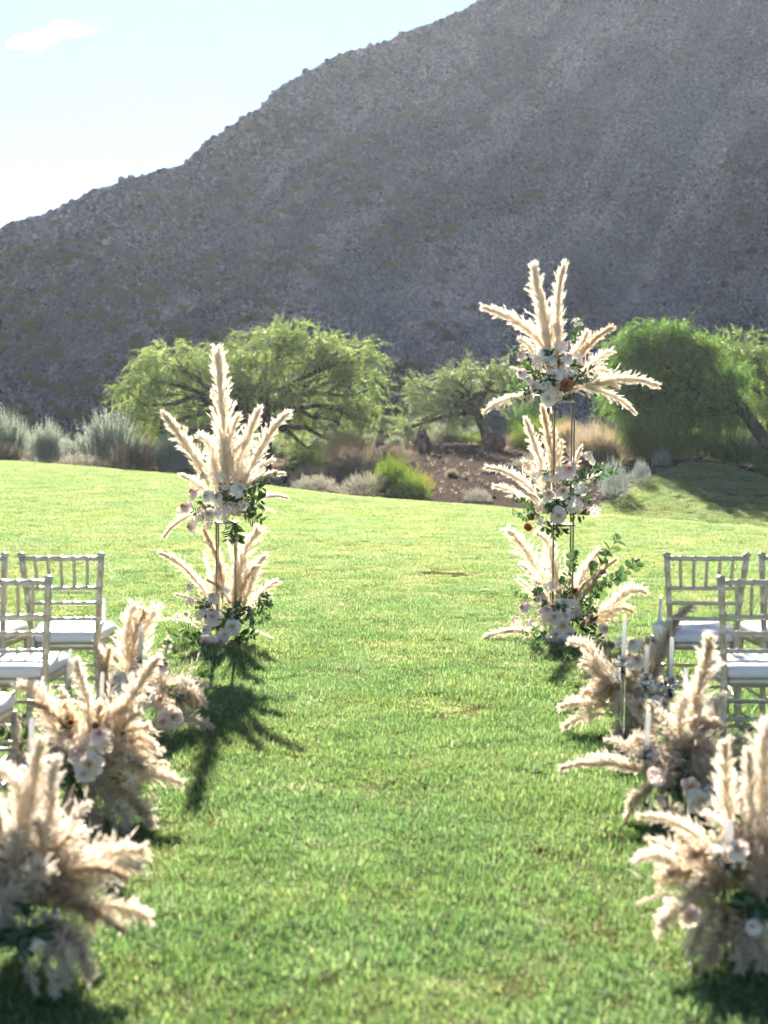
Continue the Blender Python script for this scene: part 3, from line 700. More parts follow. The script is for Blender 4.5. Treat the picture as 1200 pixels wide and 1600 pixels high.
# dry litter on the bare slope
_v, _f, _t = strawtuft(300, 14, .03)
lit = [mesh_np('dry_litter_%d' % k, strawtuft(300 + k, 14, .035)[0] * np.array([1.6, 1.6, .6]), strawtuft(300 + k, 14, .035)[1], m_straw if k == 2 else m_drybrown, strawtuft(300 + k, 14, .035)[2]) for k in range(3)]
N = 9000
xx = rng.uniform(-16, 16, N); yy = rng.uniform(29, 66, N); k = (yy > YB(xx) + .3) & (fnoise(xx, yy, .5, 71, 2) > -.05); xx, yy = xx[k], yy[k]
scatter('dry_litter', np.stack([xx, yy, HT(xx, yy)], -1), np.stack([rng.normal(0, .4, len(xx)), rng.normal(0, .4, len(xx)), rng.uniform(0, 6, len(xx))], -1), .07 + .13 * rng.random(len(xx)), lit, label='dry grass litter over the bare desert slope', cat='dry grass')
# scrub dots on the mountain face
scr = []
m_scrub = leafy('scrub_leaf', [(0, (0.055, 0.065, 0.035)), (.5, (0.10, 0.115, 0.06)), (1, (0.17, 0.18, 0.10))], .35, .03)
for q in (('green', 1), ('brown', 1), ('dome', 0)):
    me = bush_mesh(*q).copy(); me.materials[0] = m_scrub; scr.append(me)
N = 2600
px = rng.uniform(-300, 1500, N); s_ = rng.random(N) ** 1.25 * .96; X, Y, Z = mountain_point(px, s_)
k = fnoise(X, Y, .12, 81, 3) > -.08
scatter('mountain_scrub', np.stack([X, Y, Z - .05], -1)[k], np.stack([np.zeros(N), np.zeros(N), rng.uniform(0, 6, N)], -1)[k], (.10 + .32 * rng.random(N) ** 1.5)[k], scr, label='scattered low desert scrub on the mountain face', cat='scrub')

fl = [bush_mesh('brown', 0), bush_mesh('dome', 1), bush_mesh('sage', 1)]
N = 420
xx = rng.uniform(-22, 22, N); yy = rng.uniform(44, 64, N)
scatter('desert_scrub', np.stack([xx, yy, HT(xx, yy) - .03], -1), np.stack([np.zeros(N), np.zeros(N), rng.uniform(0, 6, N)], -1), .25 + .5 * rng.random(N), fl, label='low grey-brown desert scrub on the flat behind the trees', cat='scrub')

# ---------------------------------------------------------------- the small cloud, upper left, far behind the ridge
m_cloud, t, o = mat_new('cloud_vapour')
vo = nd(t, 'ShaderNodeVolumePrincipled'); vo.inputs['Color'].default_value = (1, 1, 1, 1); vo.inputs['Density'].default_value = 0.035; vo.inputs['Anisotropy'].default_value = 0.35
t.links.new(vo.outputs[0], o.inputs['Volume'])
bm = bmesh.new(); r_ = random.Random(3)
for (px, py, rr) in [(38, 66, 26), (70, 58, 30), (96, 42, 24), (118, 46, 22), (140, 48, 14), (20, 70, 15), (60, 72, 18), (84, 48, 20), (152, 47, 8), (46, 70, 22), (110, 50, 20)]:
    c = P(px, py, 900); q = rr * 900 / FPX * .72
    bmesh.ops.create_icosphere(bm, subdivisions=3, radius=1, matrix=Matrix.Translation(c) @ Matrix.Diagonal((q * 1.15, q, q * .62, 1)))
me = bpy.data.meshes.new('cloud'); bm.to_mesh(me); bm.free(); me.materials.append(m_cloud)
cl = link('cloud', me); tag(cl, 'small white puffy cloud in the upper left of the sky', 'cloud')
rm = cl.modifiers.new('fuse', 'REMESH'); rm.mode = 'VOXEL'; rm.voxel_size = 1.0
tx = bpy.data.textures.new('cloud_billow', 'CLOUDS'); tx.noise_scale = 5.0; tx.noise_depth = 4
dm = cl.modifiers.new('billow', 'DISPLACE'); dm.texture = tx; dm.strength = 4.0; dm.texture_coords = 'GLOBAL'

# ---------------------------------------------------------------- sunlit air over the whole place
lo = np.array([1e9] * 3); hi = -lo
for ob in (mo, bpy.data.objects['lawn'], bpy.data.objects['desert_ground']):
    a_ = np.empty(len(ob.data.vertices) * 3, np.float32); ob.data.vertices.foreach_get('co', a_); a_ = a_.reshape(-1, 3); lo = np.minimum(lo, a_.min(0)); hi = np.maximum(hi, a_.max(0))
lo -= np.array([6, 6, 1.0]); hi += np.array([6, 6, 2.0])
m_haze, t, o = mat_new('haze_air'); vo = nd(t, 'ShaderNodeVolumePrincipled'); vo.inputs['Color'].default_value = (.86, .92, 1, 1); vo.inputs['Density'].default_value = 0.00023; vo.inputs['Anisotropy'].default_value = 0.55
t.links.new(vo.outputs[0], o.inputs['Volume'])
m = MB(); v = [(x, y, z) for z in (lo[2], hi[2]) for x, y in ((lo[0], lo[1]), (hi[0], lo[1]), (hi[0], hi[1]), (lo[0], hi[1]))]
m.add(v, [(3, 2, 1, 0), (4, 5, 6, 7), (0, 1, 5, 4), (1, 2, 6, 5), (2, 3, 7, 6), (3, 0, 4, 7)])
hz = link('haze', m.build('haze', m_haze, False)); tag(hz, 'thin sunlit haze in the air before the mountain', 'haze', None, 'stuff')
bush('dry_tuft', 'small straw tuft on the bare slope below the pointed boulder', 'straw', 690, 722, 728, 752, 34.5, gm, var=1, mat=m_drybrown)
bush('dry_tuft', 'small dry tuft on the bare slope below the rounded boulder', 'brown', 742, 790, 726, 752, 35.5, gm, var=2)
bush('low_grey_shrub', 'low grey shrub at the foot of the bare slope beside the tall stand', 'dome', 722, 770, 758, 784, 30.4, gm, var=1)
bush('low_grey_shrub', 'low grey-brown shrub on the slope right behind the tall stand', 'brown', 795, 872, 708, 748, 37, gr, var=0, mat=m_greybush)

# ---------------------------------------------------------------- chairs (backs towards the camera, facing the mountain)
m_chair = plain('champagne_paint', (0.56, 0.50, 0.38), .30, .35, var=.10, nscale=14)
m_cush = plain('white_vinyl', (0.80, 0.79, 0.77), .42, var=.03, nscale=8)

def bamboo(pts, r, nodes, n=10):
    """turned rod with raised rings; nodes = fractions along the rod"""
    pts = [Vector(p) for p in pts]; seg = [0.0]
    for a_, b_ in zip(pts, pts[1:]): seg.append(seg[-1] + (b_ - a_).length)
    L = seg[-1]
    def at(f):
        q = f * L
        for k in range(len(pts) - 1):
            if q <= seg[k + 1] + 1e-9: return pts[k].lerp(pts[k + 1], (q - seg[k]) / (seg[k + 1] - seg[k]))
        return pts[-1]
    fr = sorted(set([0.0, 1.0] + [s_ / L for s_ in seg[1:-1]] + [round(x, 4) for nd_ in nodes for x in (nd_ - .010 / L, nd_ - .004 / L, nd_ + .004 / L, nd_ + .010 / L)]))
    fr = [f for f in fr if 0 <= f <= 1]
    rad = [r * (1.22 if any(abs(f - nd_) < .0065 / L for nd_ in nodes) else 1.0) for f in fr]
    m = MB(); m.tube([at(f) for f in fr], rad, n); return m

def spline(cp, n):
    out = []; k = len(cp) - 1
    for i in range(n):
        t_ = i / (n - 1) * k; j = min(int(t_), k - 1); f = t_ - j
        p0, p1, p2, p3 = (Vector(cp[max(j - 1, 0)]), Vector(cp[j]), Vector(cp[j + 1]), Vector(cp[min(j + 2, k)]))
        out.append(.5 * ((2 * p1) + (-p0 + p2) * f + (2 * p0 - 5 * p1 + 4 * p2 - p3) * f * f + (-p0 + 3 * p1 - 3 * p2 + p3) * f ** 3))
    return out

POST = [(.182, -.215, 0), (.172, -.185, .22), (.168, -.175, .44), (.182, -.195, .66), (.205, -.240, .905)]
def post_at(z):
    for a_, b_ in zip(POST, POST[1:]):
        if z <= b_[2]: f = (z - a_[2]) / (b_[2] - a_[2]); return tuple(a_[i] + (b_[i] - a_[i]) * f for i in range(3))
    return POST[-1]
CM = {}
for s_ in (-1, 1):
    m = bamboo(spline([(s_ * a, b_, c) for a, b_, c in POST], 13), .0158, [.13, .25, .45, .62, .72, .82, .92]); CM['back_post', s_] = m.build('back_post', m_chair)
    m = MB(); e = POST[-1]; m.lathe([(.014, 0), (.021, .003), (.022, .012), (.015, .020), (.004, .023)], (s_ * e[0], e[1] - .001, e[2] - .004), 14); CM['post_cap', s_] = m.build('post_cap', m_chair)
    m = bamboo([(s_ * .205, .205, 0), (s_ * .198, .195, .425)], .016, [.15, .32, .55, .8]); CM['front_leg', s_] = m.build('front_leg', m_chair)
    for z in (.15, .25):
        a_ = post_at(z); m = bamboo([(s_ * a_[0], a_[1], z), (s_ * .203, .202, z + .01)], .008, [.25, .5, .75], 8); CM['side_rung', s_, z] = m.build('rung', m_chair)
def crossbar(z, r, bow, nodes):
    a_ = post_at(z); pts = [(a_[0] * (-1 + 2 * k / 8), a_[1] - bow * (1 - (-1 + 2 * k / 8) ** 2), z) for k in range(9)]
    return bamboo(pts, r, nodes, 8)
for z, r, bow in ((.893, .0128, .018), (.735, .0105, .018), (.655, .0100, .014), (.572, .0100, .012)):
    CM['back_rail', z] = crossbar(z, r, bow, [.18, .34, .5, .66, .82]).build('back_rail', m_chair)
for z in (.15, .255): CM['back_rung', z] = crossbar(z, .009, 0, [.25, .5, .75]).build('rung', m_chair)
for z in (.14, .26): m = bamboo([(-.203, .202, z), (.203, .202, z)], .009, [.25, .5, .75], 8); CM['front_rung', z] = m.build('rung', m_chair)
for k in range(5):
    f = -1 + 2 * (k + 1) / 6; a_, b_ = post_at(.735), post_at(.893)
    m = bamboo([(a_[0] * f, a_[1] - .018 * (1 - f * f), .735), (b_[0] * f, b_[1] - .018 * (1 - f * f), .893)], .0076, [.22, .4, .62, .8], 8); CM['spindle', k] = m.build('spindle', m_chair)

def rounded_slab(zs, hw_b, hw_f, yb, yf, crown, nseg=7):
    """seat outline trapezoid with round corners, stacked rings (inset, z)"""
    ring = []
    for cx, cy, a0 in ((hw_f, yf, 0), (-hw_f, yf, 90), (-hw_b, yb, 180), (hw_b, yb, 270)):
        rc = .05; ox = cx - math.copysign(rc, cx); oy = cy - math.copysign(rc, cy - (yb + yf) / 2)
        for k in range(nseg): q = R(a0 + 90 * k / (nseg - 1)); ring.append((ox + rc * math.cos(q), oy + rc * math.sin(q)))
    n = len(ring); cx, cy = 0, (yb + yf) / 2; m = MB(); v = []; f = []
    for sc_, z in zs:
        for x, y in ring: v.append((cx + (x - cx) * sc_, cy + (y - cy) * sc_, z))
    for i in range(len(zs) - 1):
        for j in range(n): f.append((i * n + j, i * n + (j + 1) % n, (i + 1) * n + (j + 1) % n, (i + 1) * n + j))
    f.append(tuple(range(n - 1, -1, -1))); v.append((cx, cy, zs[-1][1] + crown)); c_ = len(v) - 1; b0 = (len(zs) - 1) * n
    for j in range(n): f.append((b0 + j, b0 + (j + 1) % n, c_))
    m.add(v, f); return m
CM['seat'] = rounded_slab([(.95, .405), (.98, .408), (.985, .440), (.96, .444)], .172, .208, -.185, .215, 0).build('seat', m_chair)
CM['cushion'] = rounded_slab([(.94, .445), (.985, .449), (1.0, .458), (1.01, .470), (1.0, .484), (.97, .494), (.90, .501), (.75, .505), (.45, .508)], .172, .210, -.190, .222, .001).build('cushion', m_cush)
_piping = MB(); 
def make_chair(loc, rz, label):
    r_ = empty('banquet_chair', loc, label, 'chair', 'champagne chairs in rows beside the aisle', rz)
    seat = link('seat', CM['seat'], r_); link('cushion', CM['cushion'], seat)
    for key, me in CM.items():
        if key not in ('seat', 'cushion'): link(me.name.split('.')[0], me, r_)
    return r_
for (x, y, rz, lb) in [
    (-1.665, 8.10, .02, 'champagne chair with white cushion in the front left row, fully in view'),
    (-2.155, 8.12, -.02, 'champagne chair cut off by the left edge in the front row'),
    (-1.715, 7.10, .01, 'champagne chair in the second left row, cut off by the left edge'),
    (-1.735, 6.10, 0, 'champagne chair in the third left row, only its seat corner in view'),
    (1.665, 8.10, -.02, 'champagne chair with white cushion in the front right row, fully in view'),
    (2.150, 8.12, .01, 'champagne chair cut off by the right edge in the front row'),
    (1.722, 7.10, -.01, 'champagne chair in the second right row, cut off by the right edge')]:
    make_chair((x, y, .012), rz, lb)

# ---------------------------------------------------------------- flower pieces
m_plume = leafy('pampas_fluff', [(0, (0.62, 0.50, 0.36)), (.35, (0.79, 0.70, 0.56)), (.65, (0.88, 0.81, 0.69)), (1, (0.93, 0.88, 0.80))], .62, 0, obj_rand=.16)
m_plume_tan = leafy('pampas_fluff_tan', [(0, (0.52, 0.38, 0.24)), (.35, (0.70, 0.56, 0.40)), (.65, (0.80, 0.69, 0.53)), (1, (0.88, 0.80, 0.67))], .62, 0, obj_rand=.14)
m_plume_grey = leafy('pampas_fluff_taupe', [(0, (0.52, 0.43, 0.32)), (.35, (0.69, 0.60, 0.47)), (.65, (0.80, 0.72, 0.59)), (1, (0.88, 0.82, 0.72))], .62, 0, obj_rand=.12)
PETAL = {}
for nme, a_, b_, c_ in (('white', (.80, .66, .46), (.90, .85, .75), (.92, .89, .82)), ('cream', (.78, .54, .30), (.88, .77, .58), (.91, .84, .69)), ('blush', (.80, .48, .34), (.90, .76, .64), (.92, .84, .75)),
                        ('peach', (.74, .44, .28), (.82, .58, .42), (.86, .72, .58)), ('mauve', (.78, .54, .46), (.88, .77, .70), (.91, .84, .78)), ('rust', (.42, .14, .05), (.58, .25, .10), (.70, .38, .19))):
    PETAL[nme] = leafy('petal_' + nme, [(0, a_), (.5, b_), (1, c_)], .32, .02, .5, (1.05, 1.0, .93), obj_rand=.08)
m_euc = leafy('eucalyptus_leaf', [(0, (0.05, 0.10, 0.055)), (.5, (0.10, 0.17, 0.085)), (1, (0.19, 0.26, 0.11))], .35, .07, .4, (1.0, 1.15, .6))
m_ruscus = leafy('ruscus_leaf', [(0, (0.025, 0.065, 0.02)), (.5, (0.055, 0.12, 0.032)), (1, (0.11, 0.20, 0.05))], .35, .08, .35, (1.0, 1.2, .6))
m_stem = plain('dry_stem', (.45, .36, .22), .8, var=.2)

def plume_mesh(name, seed, arch=.06, full=1.0, t0=.26, nb=190, ns=46, loose=0.0):
    """pampas plume, base at origin, tip at +Z 1, bulging towards +X by arch"""
    r = np.random.default_rng(seed)
    wob = r.normal(0, .012, 2)
    nod = r.uniform(.25, .9)
    def C(t_): return np.stack([arch * np.sin(math.pi * np.clip(t_, 0, 1) ** .85) + wob[0] * np.sin(9 * t_) - nod * np.clip(t_ - .72, 0, 1) ** 2, wob[1] * np.sin(7 * t_ + 1), t_ - .25 * nod * np.clip(t_ - .8, 0, 1) ** 2], -1)
    def TT(t_): return unit(C(t_ + .01) - C(t_ - .01))
    s_ = (np.arange(nb) + r.random(nb)) / nb; t_ = t0 + (.985 - t0) * s_
    az = np.arange(nb) * 2.39996 + r.normal(0, .3, nb)
    T = TT(t_); e1 = unit(np.cross(T, np.array([0, 1, 0.]))); e2 = np.cross(T, e1)
    rad = e1 * np.cos(az)[:, None] + e2 * np.sin(az)[:, None]
    L = full * (.060 + .165 * (1 - s_) ** .8) * (.55 + .45 * np.clip(s_ * 5, 0, 1)) * r.uniform(.6, 1.35, nb)
    al = (.12 + .24 * r.random(nb)) * (1 + .8 * loose * r.random(nb)) * (1 - .25 * s_) * np.where(r.random(nb) < .14, 1.8, 1.0)
    K = 6; w = np.linspace(0, 1, K)
    p0 = C(t_)
    d0 = T * np.cos(al)[:, None] + rad * np.sin(al)[:, None]
    curl = (r.uniform(-.06, .20, nb) + .14 * loose)[:, None, None]
    # branchlets bend a little outwards, nod at the tips
    Bp = p0[:, None] + d0[:, None] * (L[:, None] * w[None])[:, :, None] + (rad * L[:, None])[:, None] * (curl * (w ** 2.2)[None, :, None]) - T[:, None] * (L[:, None] * .10 * w[None] ** 3)[:, :, None]
    V = []; F3 = []; tone = []; off = 0
    # main stem
    ts = np.linspace(0, 1, 12); c = C(ts); ww = (.0055 * (1 - .8 * ts))[:, None]
    for ax in (np.array([0, 1, 0.]), np.array([1, 0, 0.])):
        V.append(np.concatenate([c - ax * ww, c + ax * ww]))
        for k in range(11): F3 += [(off + k, off + k + 1, off + 13 + k), (off + k, off + 13 + k, off + 12 + k)]
        off += 24; tone.append(np.full(24, .25))
    F3 = [np.array(F3)]
    # fluff: short thin hairs along every branchlet
    n = nb * ns; bi = np.repeat(np.arange(nb), ns); wq = np.clip(r.beta(1.25, 1.0, n), .03, .995)
    x = wq * (K - 1); i0 = np.minimum(x.astype(int), K - 2); fr = (x - i0)[:, None]
    q0 = Bp[bi, i0] * (1 - fr) + Bp[bi, i0 + 1] * fr; bt = unit(Bp[bi, i0 + 1] - Bp[bi, i0])
    rv = r.normal(size=(n, 3)); rv = unit(rv - bt * np.sum(rv * bt, 1, keepdims=True))
    ang = r.uniform(.12, .52, n); hl = full * r.uniform(.022, .066, n) * (1 - .35 * wq)
    d = bt * np.cos(ang)[:, None] + rv * np.sin(ang)[:, None]
    sd = unit(np.cross(d, r.normal(size=(n, 3)))) * (r.uniform(.0008, .0015, n) * (.6 + .4 * full))[:, None]
    tip = q0 + d * hl[:, None] - T[bi] * (hl * .08)[:, None]
    mid = q0 + d * (hl * .5)[:, None] + rv * (hl * .05)[:, None]
    V.append(np.stack([q0 - sd * .6, q0 + sd * .6, mid + sd, mid - sd, tip], 1).reshape(-1, 3))
    k = off + np.arange(n) * 5
    F3.append(np.stack([k, k + 1, k + 2], -1)); F3.append(np.stack([k, k + 2, k + 3], -1)); F3.append(np.stack([k + 3, k + 2, k + 4], -1))
    bt_ = r.normal(.52, .14, nb)
    tone.append(np.repeat(np.clip(bt_[bi] + r.normal(0, .10, n) + .18 * (wq - .5), 0, 1), 5))
    return mesh_np(name, np.concatenate(V), [np.concatenate(F3)], m_plume, np.concatenate(tone))

PL = {'straight': [plume_mesh('pampas_a%d' % k, 400 + k, .015, 1.0) for k in range(3)],
      'arch': [plume_mesh('pampas_b%d' % k, 410 + k, .09, 1.0, loose=.2) for k in range(3)],
      'curve': [plume_mesh('pampas_c%d' % k, 420 + k, .20, 1.0, loose=.3) for k in range(2)],
      'loose': [plume_mesh('pampas_d%d' % k, 430 + k, .07, 1.25, .20, 150, 50, .9) for k in range(3)],
      'thin': [plume_mesh('pampas_e%d' % k, 440 + k, .05, .62, .25, 90, 26, .1) for k in range(2)]}

def petal_patch(th, r0, r1, h0, h1, wa, curl, r, nu=5, nv=5):
    V = []; j1, j2, j3 = r.normal(0, .05), r.normal(0, 6), r.normal(0, .12)
    for b_ in range(nv):
        v = b_ / (nv - 1)
        for a_ in range(nu):
            u = -1 + 2 * a_ / (nu - 1)
            wid = wa * (.30, .72, .98, 1.0, .62)[b_]
            rho = r0 + (r1 - r0) * v ** 1.1 + curl * (0, 0, .02, .22, .55)[b_] - .07 * abs(u) * v * r1 + .05 * math.sin(u * 2.5 + j2) * v * r1
            z = h0 + (h1 - h0) * (0, .42, .76, .98, 1.0)[b_] - .10 * u * u * v - curl * (0, 0, 0, .05, .42)[b_] + j1 * v + j3 * u * v * .5
            q = th + u * wid; V.append((rho * math.cos(q), rho * math.sin(q), z))
    F = [(b_ * nu + a_, b_ * nu + a_ + 1, (b_ + 1) * nu + a_ + 1, (b_ + 1) * nu + a_) for b_ in range(nv - 1) for a_ in range(nu - 1)]
    return V, F

def rose_mesh(name, seed, openness=1.0):
    r = np.random.default_rng(seed); m = MB(); th = 0; o_ = openness
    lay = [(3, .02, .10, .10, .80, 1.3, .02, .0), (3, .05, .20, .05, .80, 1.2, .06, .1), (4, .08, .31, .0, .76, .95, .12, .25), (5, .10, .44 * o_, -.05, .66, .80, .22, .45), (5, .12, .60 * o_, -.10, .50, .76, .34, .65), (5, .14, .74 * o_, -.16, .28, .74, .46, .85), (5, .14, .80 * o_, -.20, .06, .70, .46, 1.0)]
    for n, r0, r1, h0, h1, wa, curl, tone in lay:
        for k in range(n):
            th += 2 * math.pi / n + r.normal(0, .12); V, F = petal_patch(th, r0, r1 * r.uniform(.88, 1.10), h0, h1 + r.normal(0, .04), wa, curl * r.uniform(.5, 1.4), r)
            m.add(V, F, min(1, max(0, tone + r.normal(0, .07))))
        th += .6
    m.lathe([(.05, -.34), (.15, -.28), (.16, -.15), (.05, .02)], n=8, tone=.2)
    return m.build(name, PETAL['white'])
def ruffle_mesh(name, seed, n=64):
    r = np.random.default_rng(seed); m = MB()
    for k in range(n):
        th = k * 2.39996; ph = math.acos(1 - .95 * (k + .5) / n); Rm = Matrix.Rotation(th, 4, 'Z') @ Matrix.Rotation(ph, 4, 'Y')
        V = []; w_ = r.uniform(.16, .26)
        for v, z in ((0, .15), (.5, .55), (1, .92)):
            for a_ in range(5):
                u = -1 + a_ / 2; V.append(Rm @ Vector((.05 * math.sin(u * 5 + k) * v, u * w_ * (.3 + .9 * v), z * r.uniform(.93, 1.05))))
        m.add(V, [(b_ * 5 + a_, b_ * 5 + a_ + 1, b_ * 5 + a_ + 6, b_ * 5 + a_ + 5) for b_ in range(2) for a_ in range(4)], r.uniform(.2, .9))
    return m.build(name, PETAL['rust'])
def cluster_mesh(name, seed, n=16, rad=.30):
    """spray of small five-petalled blossoms on a dome"""
    r = np.random.default_rng(seed); m = MB()
    for k in range(n):
        th = k * 2.39996; ph = math.acos(1 - .85 * (k + .5) / n); c = Vector((math.cos(th) * math.sin(ph), math.sin(th) * math.sin(ph), math.cos(ph))) * r.uniform(.62, .85)
        M = Matrix.Translation(c) @ c.to_track_quat('Z', 'Y').to_matrix().to_4x4(); tn = r.uniform(.3, 1)
        for p in range(5):
            a_ = p * 1.2566 + r.normal(0, .1); e = Vector((math.cos(a_), math.sin(a_), .25)); sd = Vector((-math.sin(a_), math.cos(a_), 0))
            V = [M @ (Vector((0, 0, 0))), M @ (e * rad * .5 - sd * rad * .36), M @ (e * rad + Vector((0, 0, .03)) - sd * rad * .22), M @ (e * rad + sd * rad * .22), M @ (e * rad * .5 + sd * rad * .36)]
            m.add(V, [(0, 1, 2), (0, 2, 3), (0, 3, 4)], tn)
        m.tube([(0, 0, -.1), c], [.02, .012], 4, False, .1)
    return m.build(name, PETAL['white'], False)
def leafspray_mesh(name, seed, npair=7, round_=True, Ls=.17, bend=.25, mat=None, apart=False):
    """stem with separate flat leaves, unit length along +Z"""
    r = np.random.default_rng(seed); m = MB()
    cv = lambda t_: Vector((bend * t_ * t_, 0, t_ * (1 - .1 * bend)))
    m.tube([cv(k / 6) for k in range(7)], [.011 * (1 - .1 * k) for k in range(7)], 5, True, .3); out = []
    for k in range(npair * 2 + 1):
        t_ = min(1, .15 + .85 * (k // 2 + .5 + .3 * (k % 2)) / npair); c = cv(t_); a_ = (math.pi / 2 if k % 2 else -math.pi / 2) + r.normal(0, .7)
        d = Vector((math.cos(a_), math.sin(a_), .75 + r.normal(0, .25))).normalized(); L = Ls * r.uniform(.75, 1.2) * (1 - .25 * t_)
        sd = d.cross(Vector((r.normal(), r.normal(), 1.2))).normalized(); up = sd.cross(d)
        prof = [(0.0, .04), (.15, .55 if round_ else .32), (.45, .98 if round_ else .5), (.75, .80 if round_ else .36), (1.0, .12 if round_ else .02)]
        b0 = c + d * L * .15; V = []
        for f, w_ in prof:
            for u in (-1, 0, 1): V.append(b0 + d * L * f + sd * u * w_ * L * .5 + up * (.10 * L * abs(u) - .10 * L * f * f))
        m.tube([c, b0], [.006, .005], 4, False, .3)
        lf_ = MB() if apart else m
        lf_.add(V, [(i * 3 + j, i * 3 + j + 1, i * 3 + j + 4, i * 3 + j + 3) for i in range(4) for j in range(2)], min(1, max(0, r.normal(.5, .2))))
        if apart: out.append(lf_.build('leaf', mat, False))
    me = m.build(name, mat, False)
    return (me, out) if apart else me
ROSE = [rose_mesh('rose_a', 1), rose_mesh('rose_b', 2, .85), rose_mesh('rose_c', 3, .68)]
RUFF = [ruffle_mesh('ruffled_bloom', 4)]
CLUS = [cluster_mesh('blossom_a', 5), cluster_mesh('blossom_b', 6, 22, .24)]
EUC = [leafspray_mesh('eucalyptus_a', 7, 8, True, .165, .3, m_euc, True), leafspray_mesh('eucalyptus_b', 8, 7, True, .19, .15, m_euc, True)]
RUS = [leafspray_mesh('foliage_a', 9, 7, False, .30, .25, m_ruscus), leafspray_mesh('foliage_b', 10, 6, False, .34, .4, m_ruscus)]
_fb = [merge([bake(SP_TWIG[k], frames(np.zeros((9, 3)), unit(rng.normal(0, .35, (9, 3)) + np.array([0, 0, 1])), rng.uniform(.6, 1, 9)[:, None]))]) for k in range(2)]
m_filler = leafy('dried_filler', [(0, (.30, .22, .15)), (.5, (.52, .42, .32)), (1, (.74, .66, .56))], .4, 0)
FILL = [mesh_np('dried_filler_%d' % k, _fb[k][0], _fb[k][1], m_filler, _fb[k][2]) for k in range(2)]

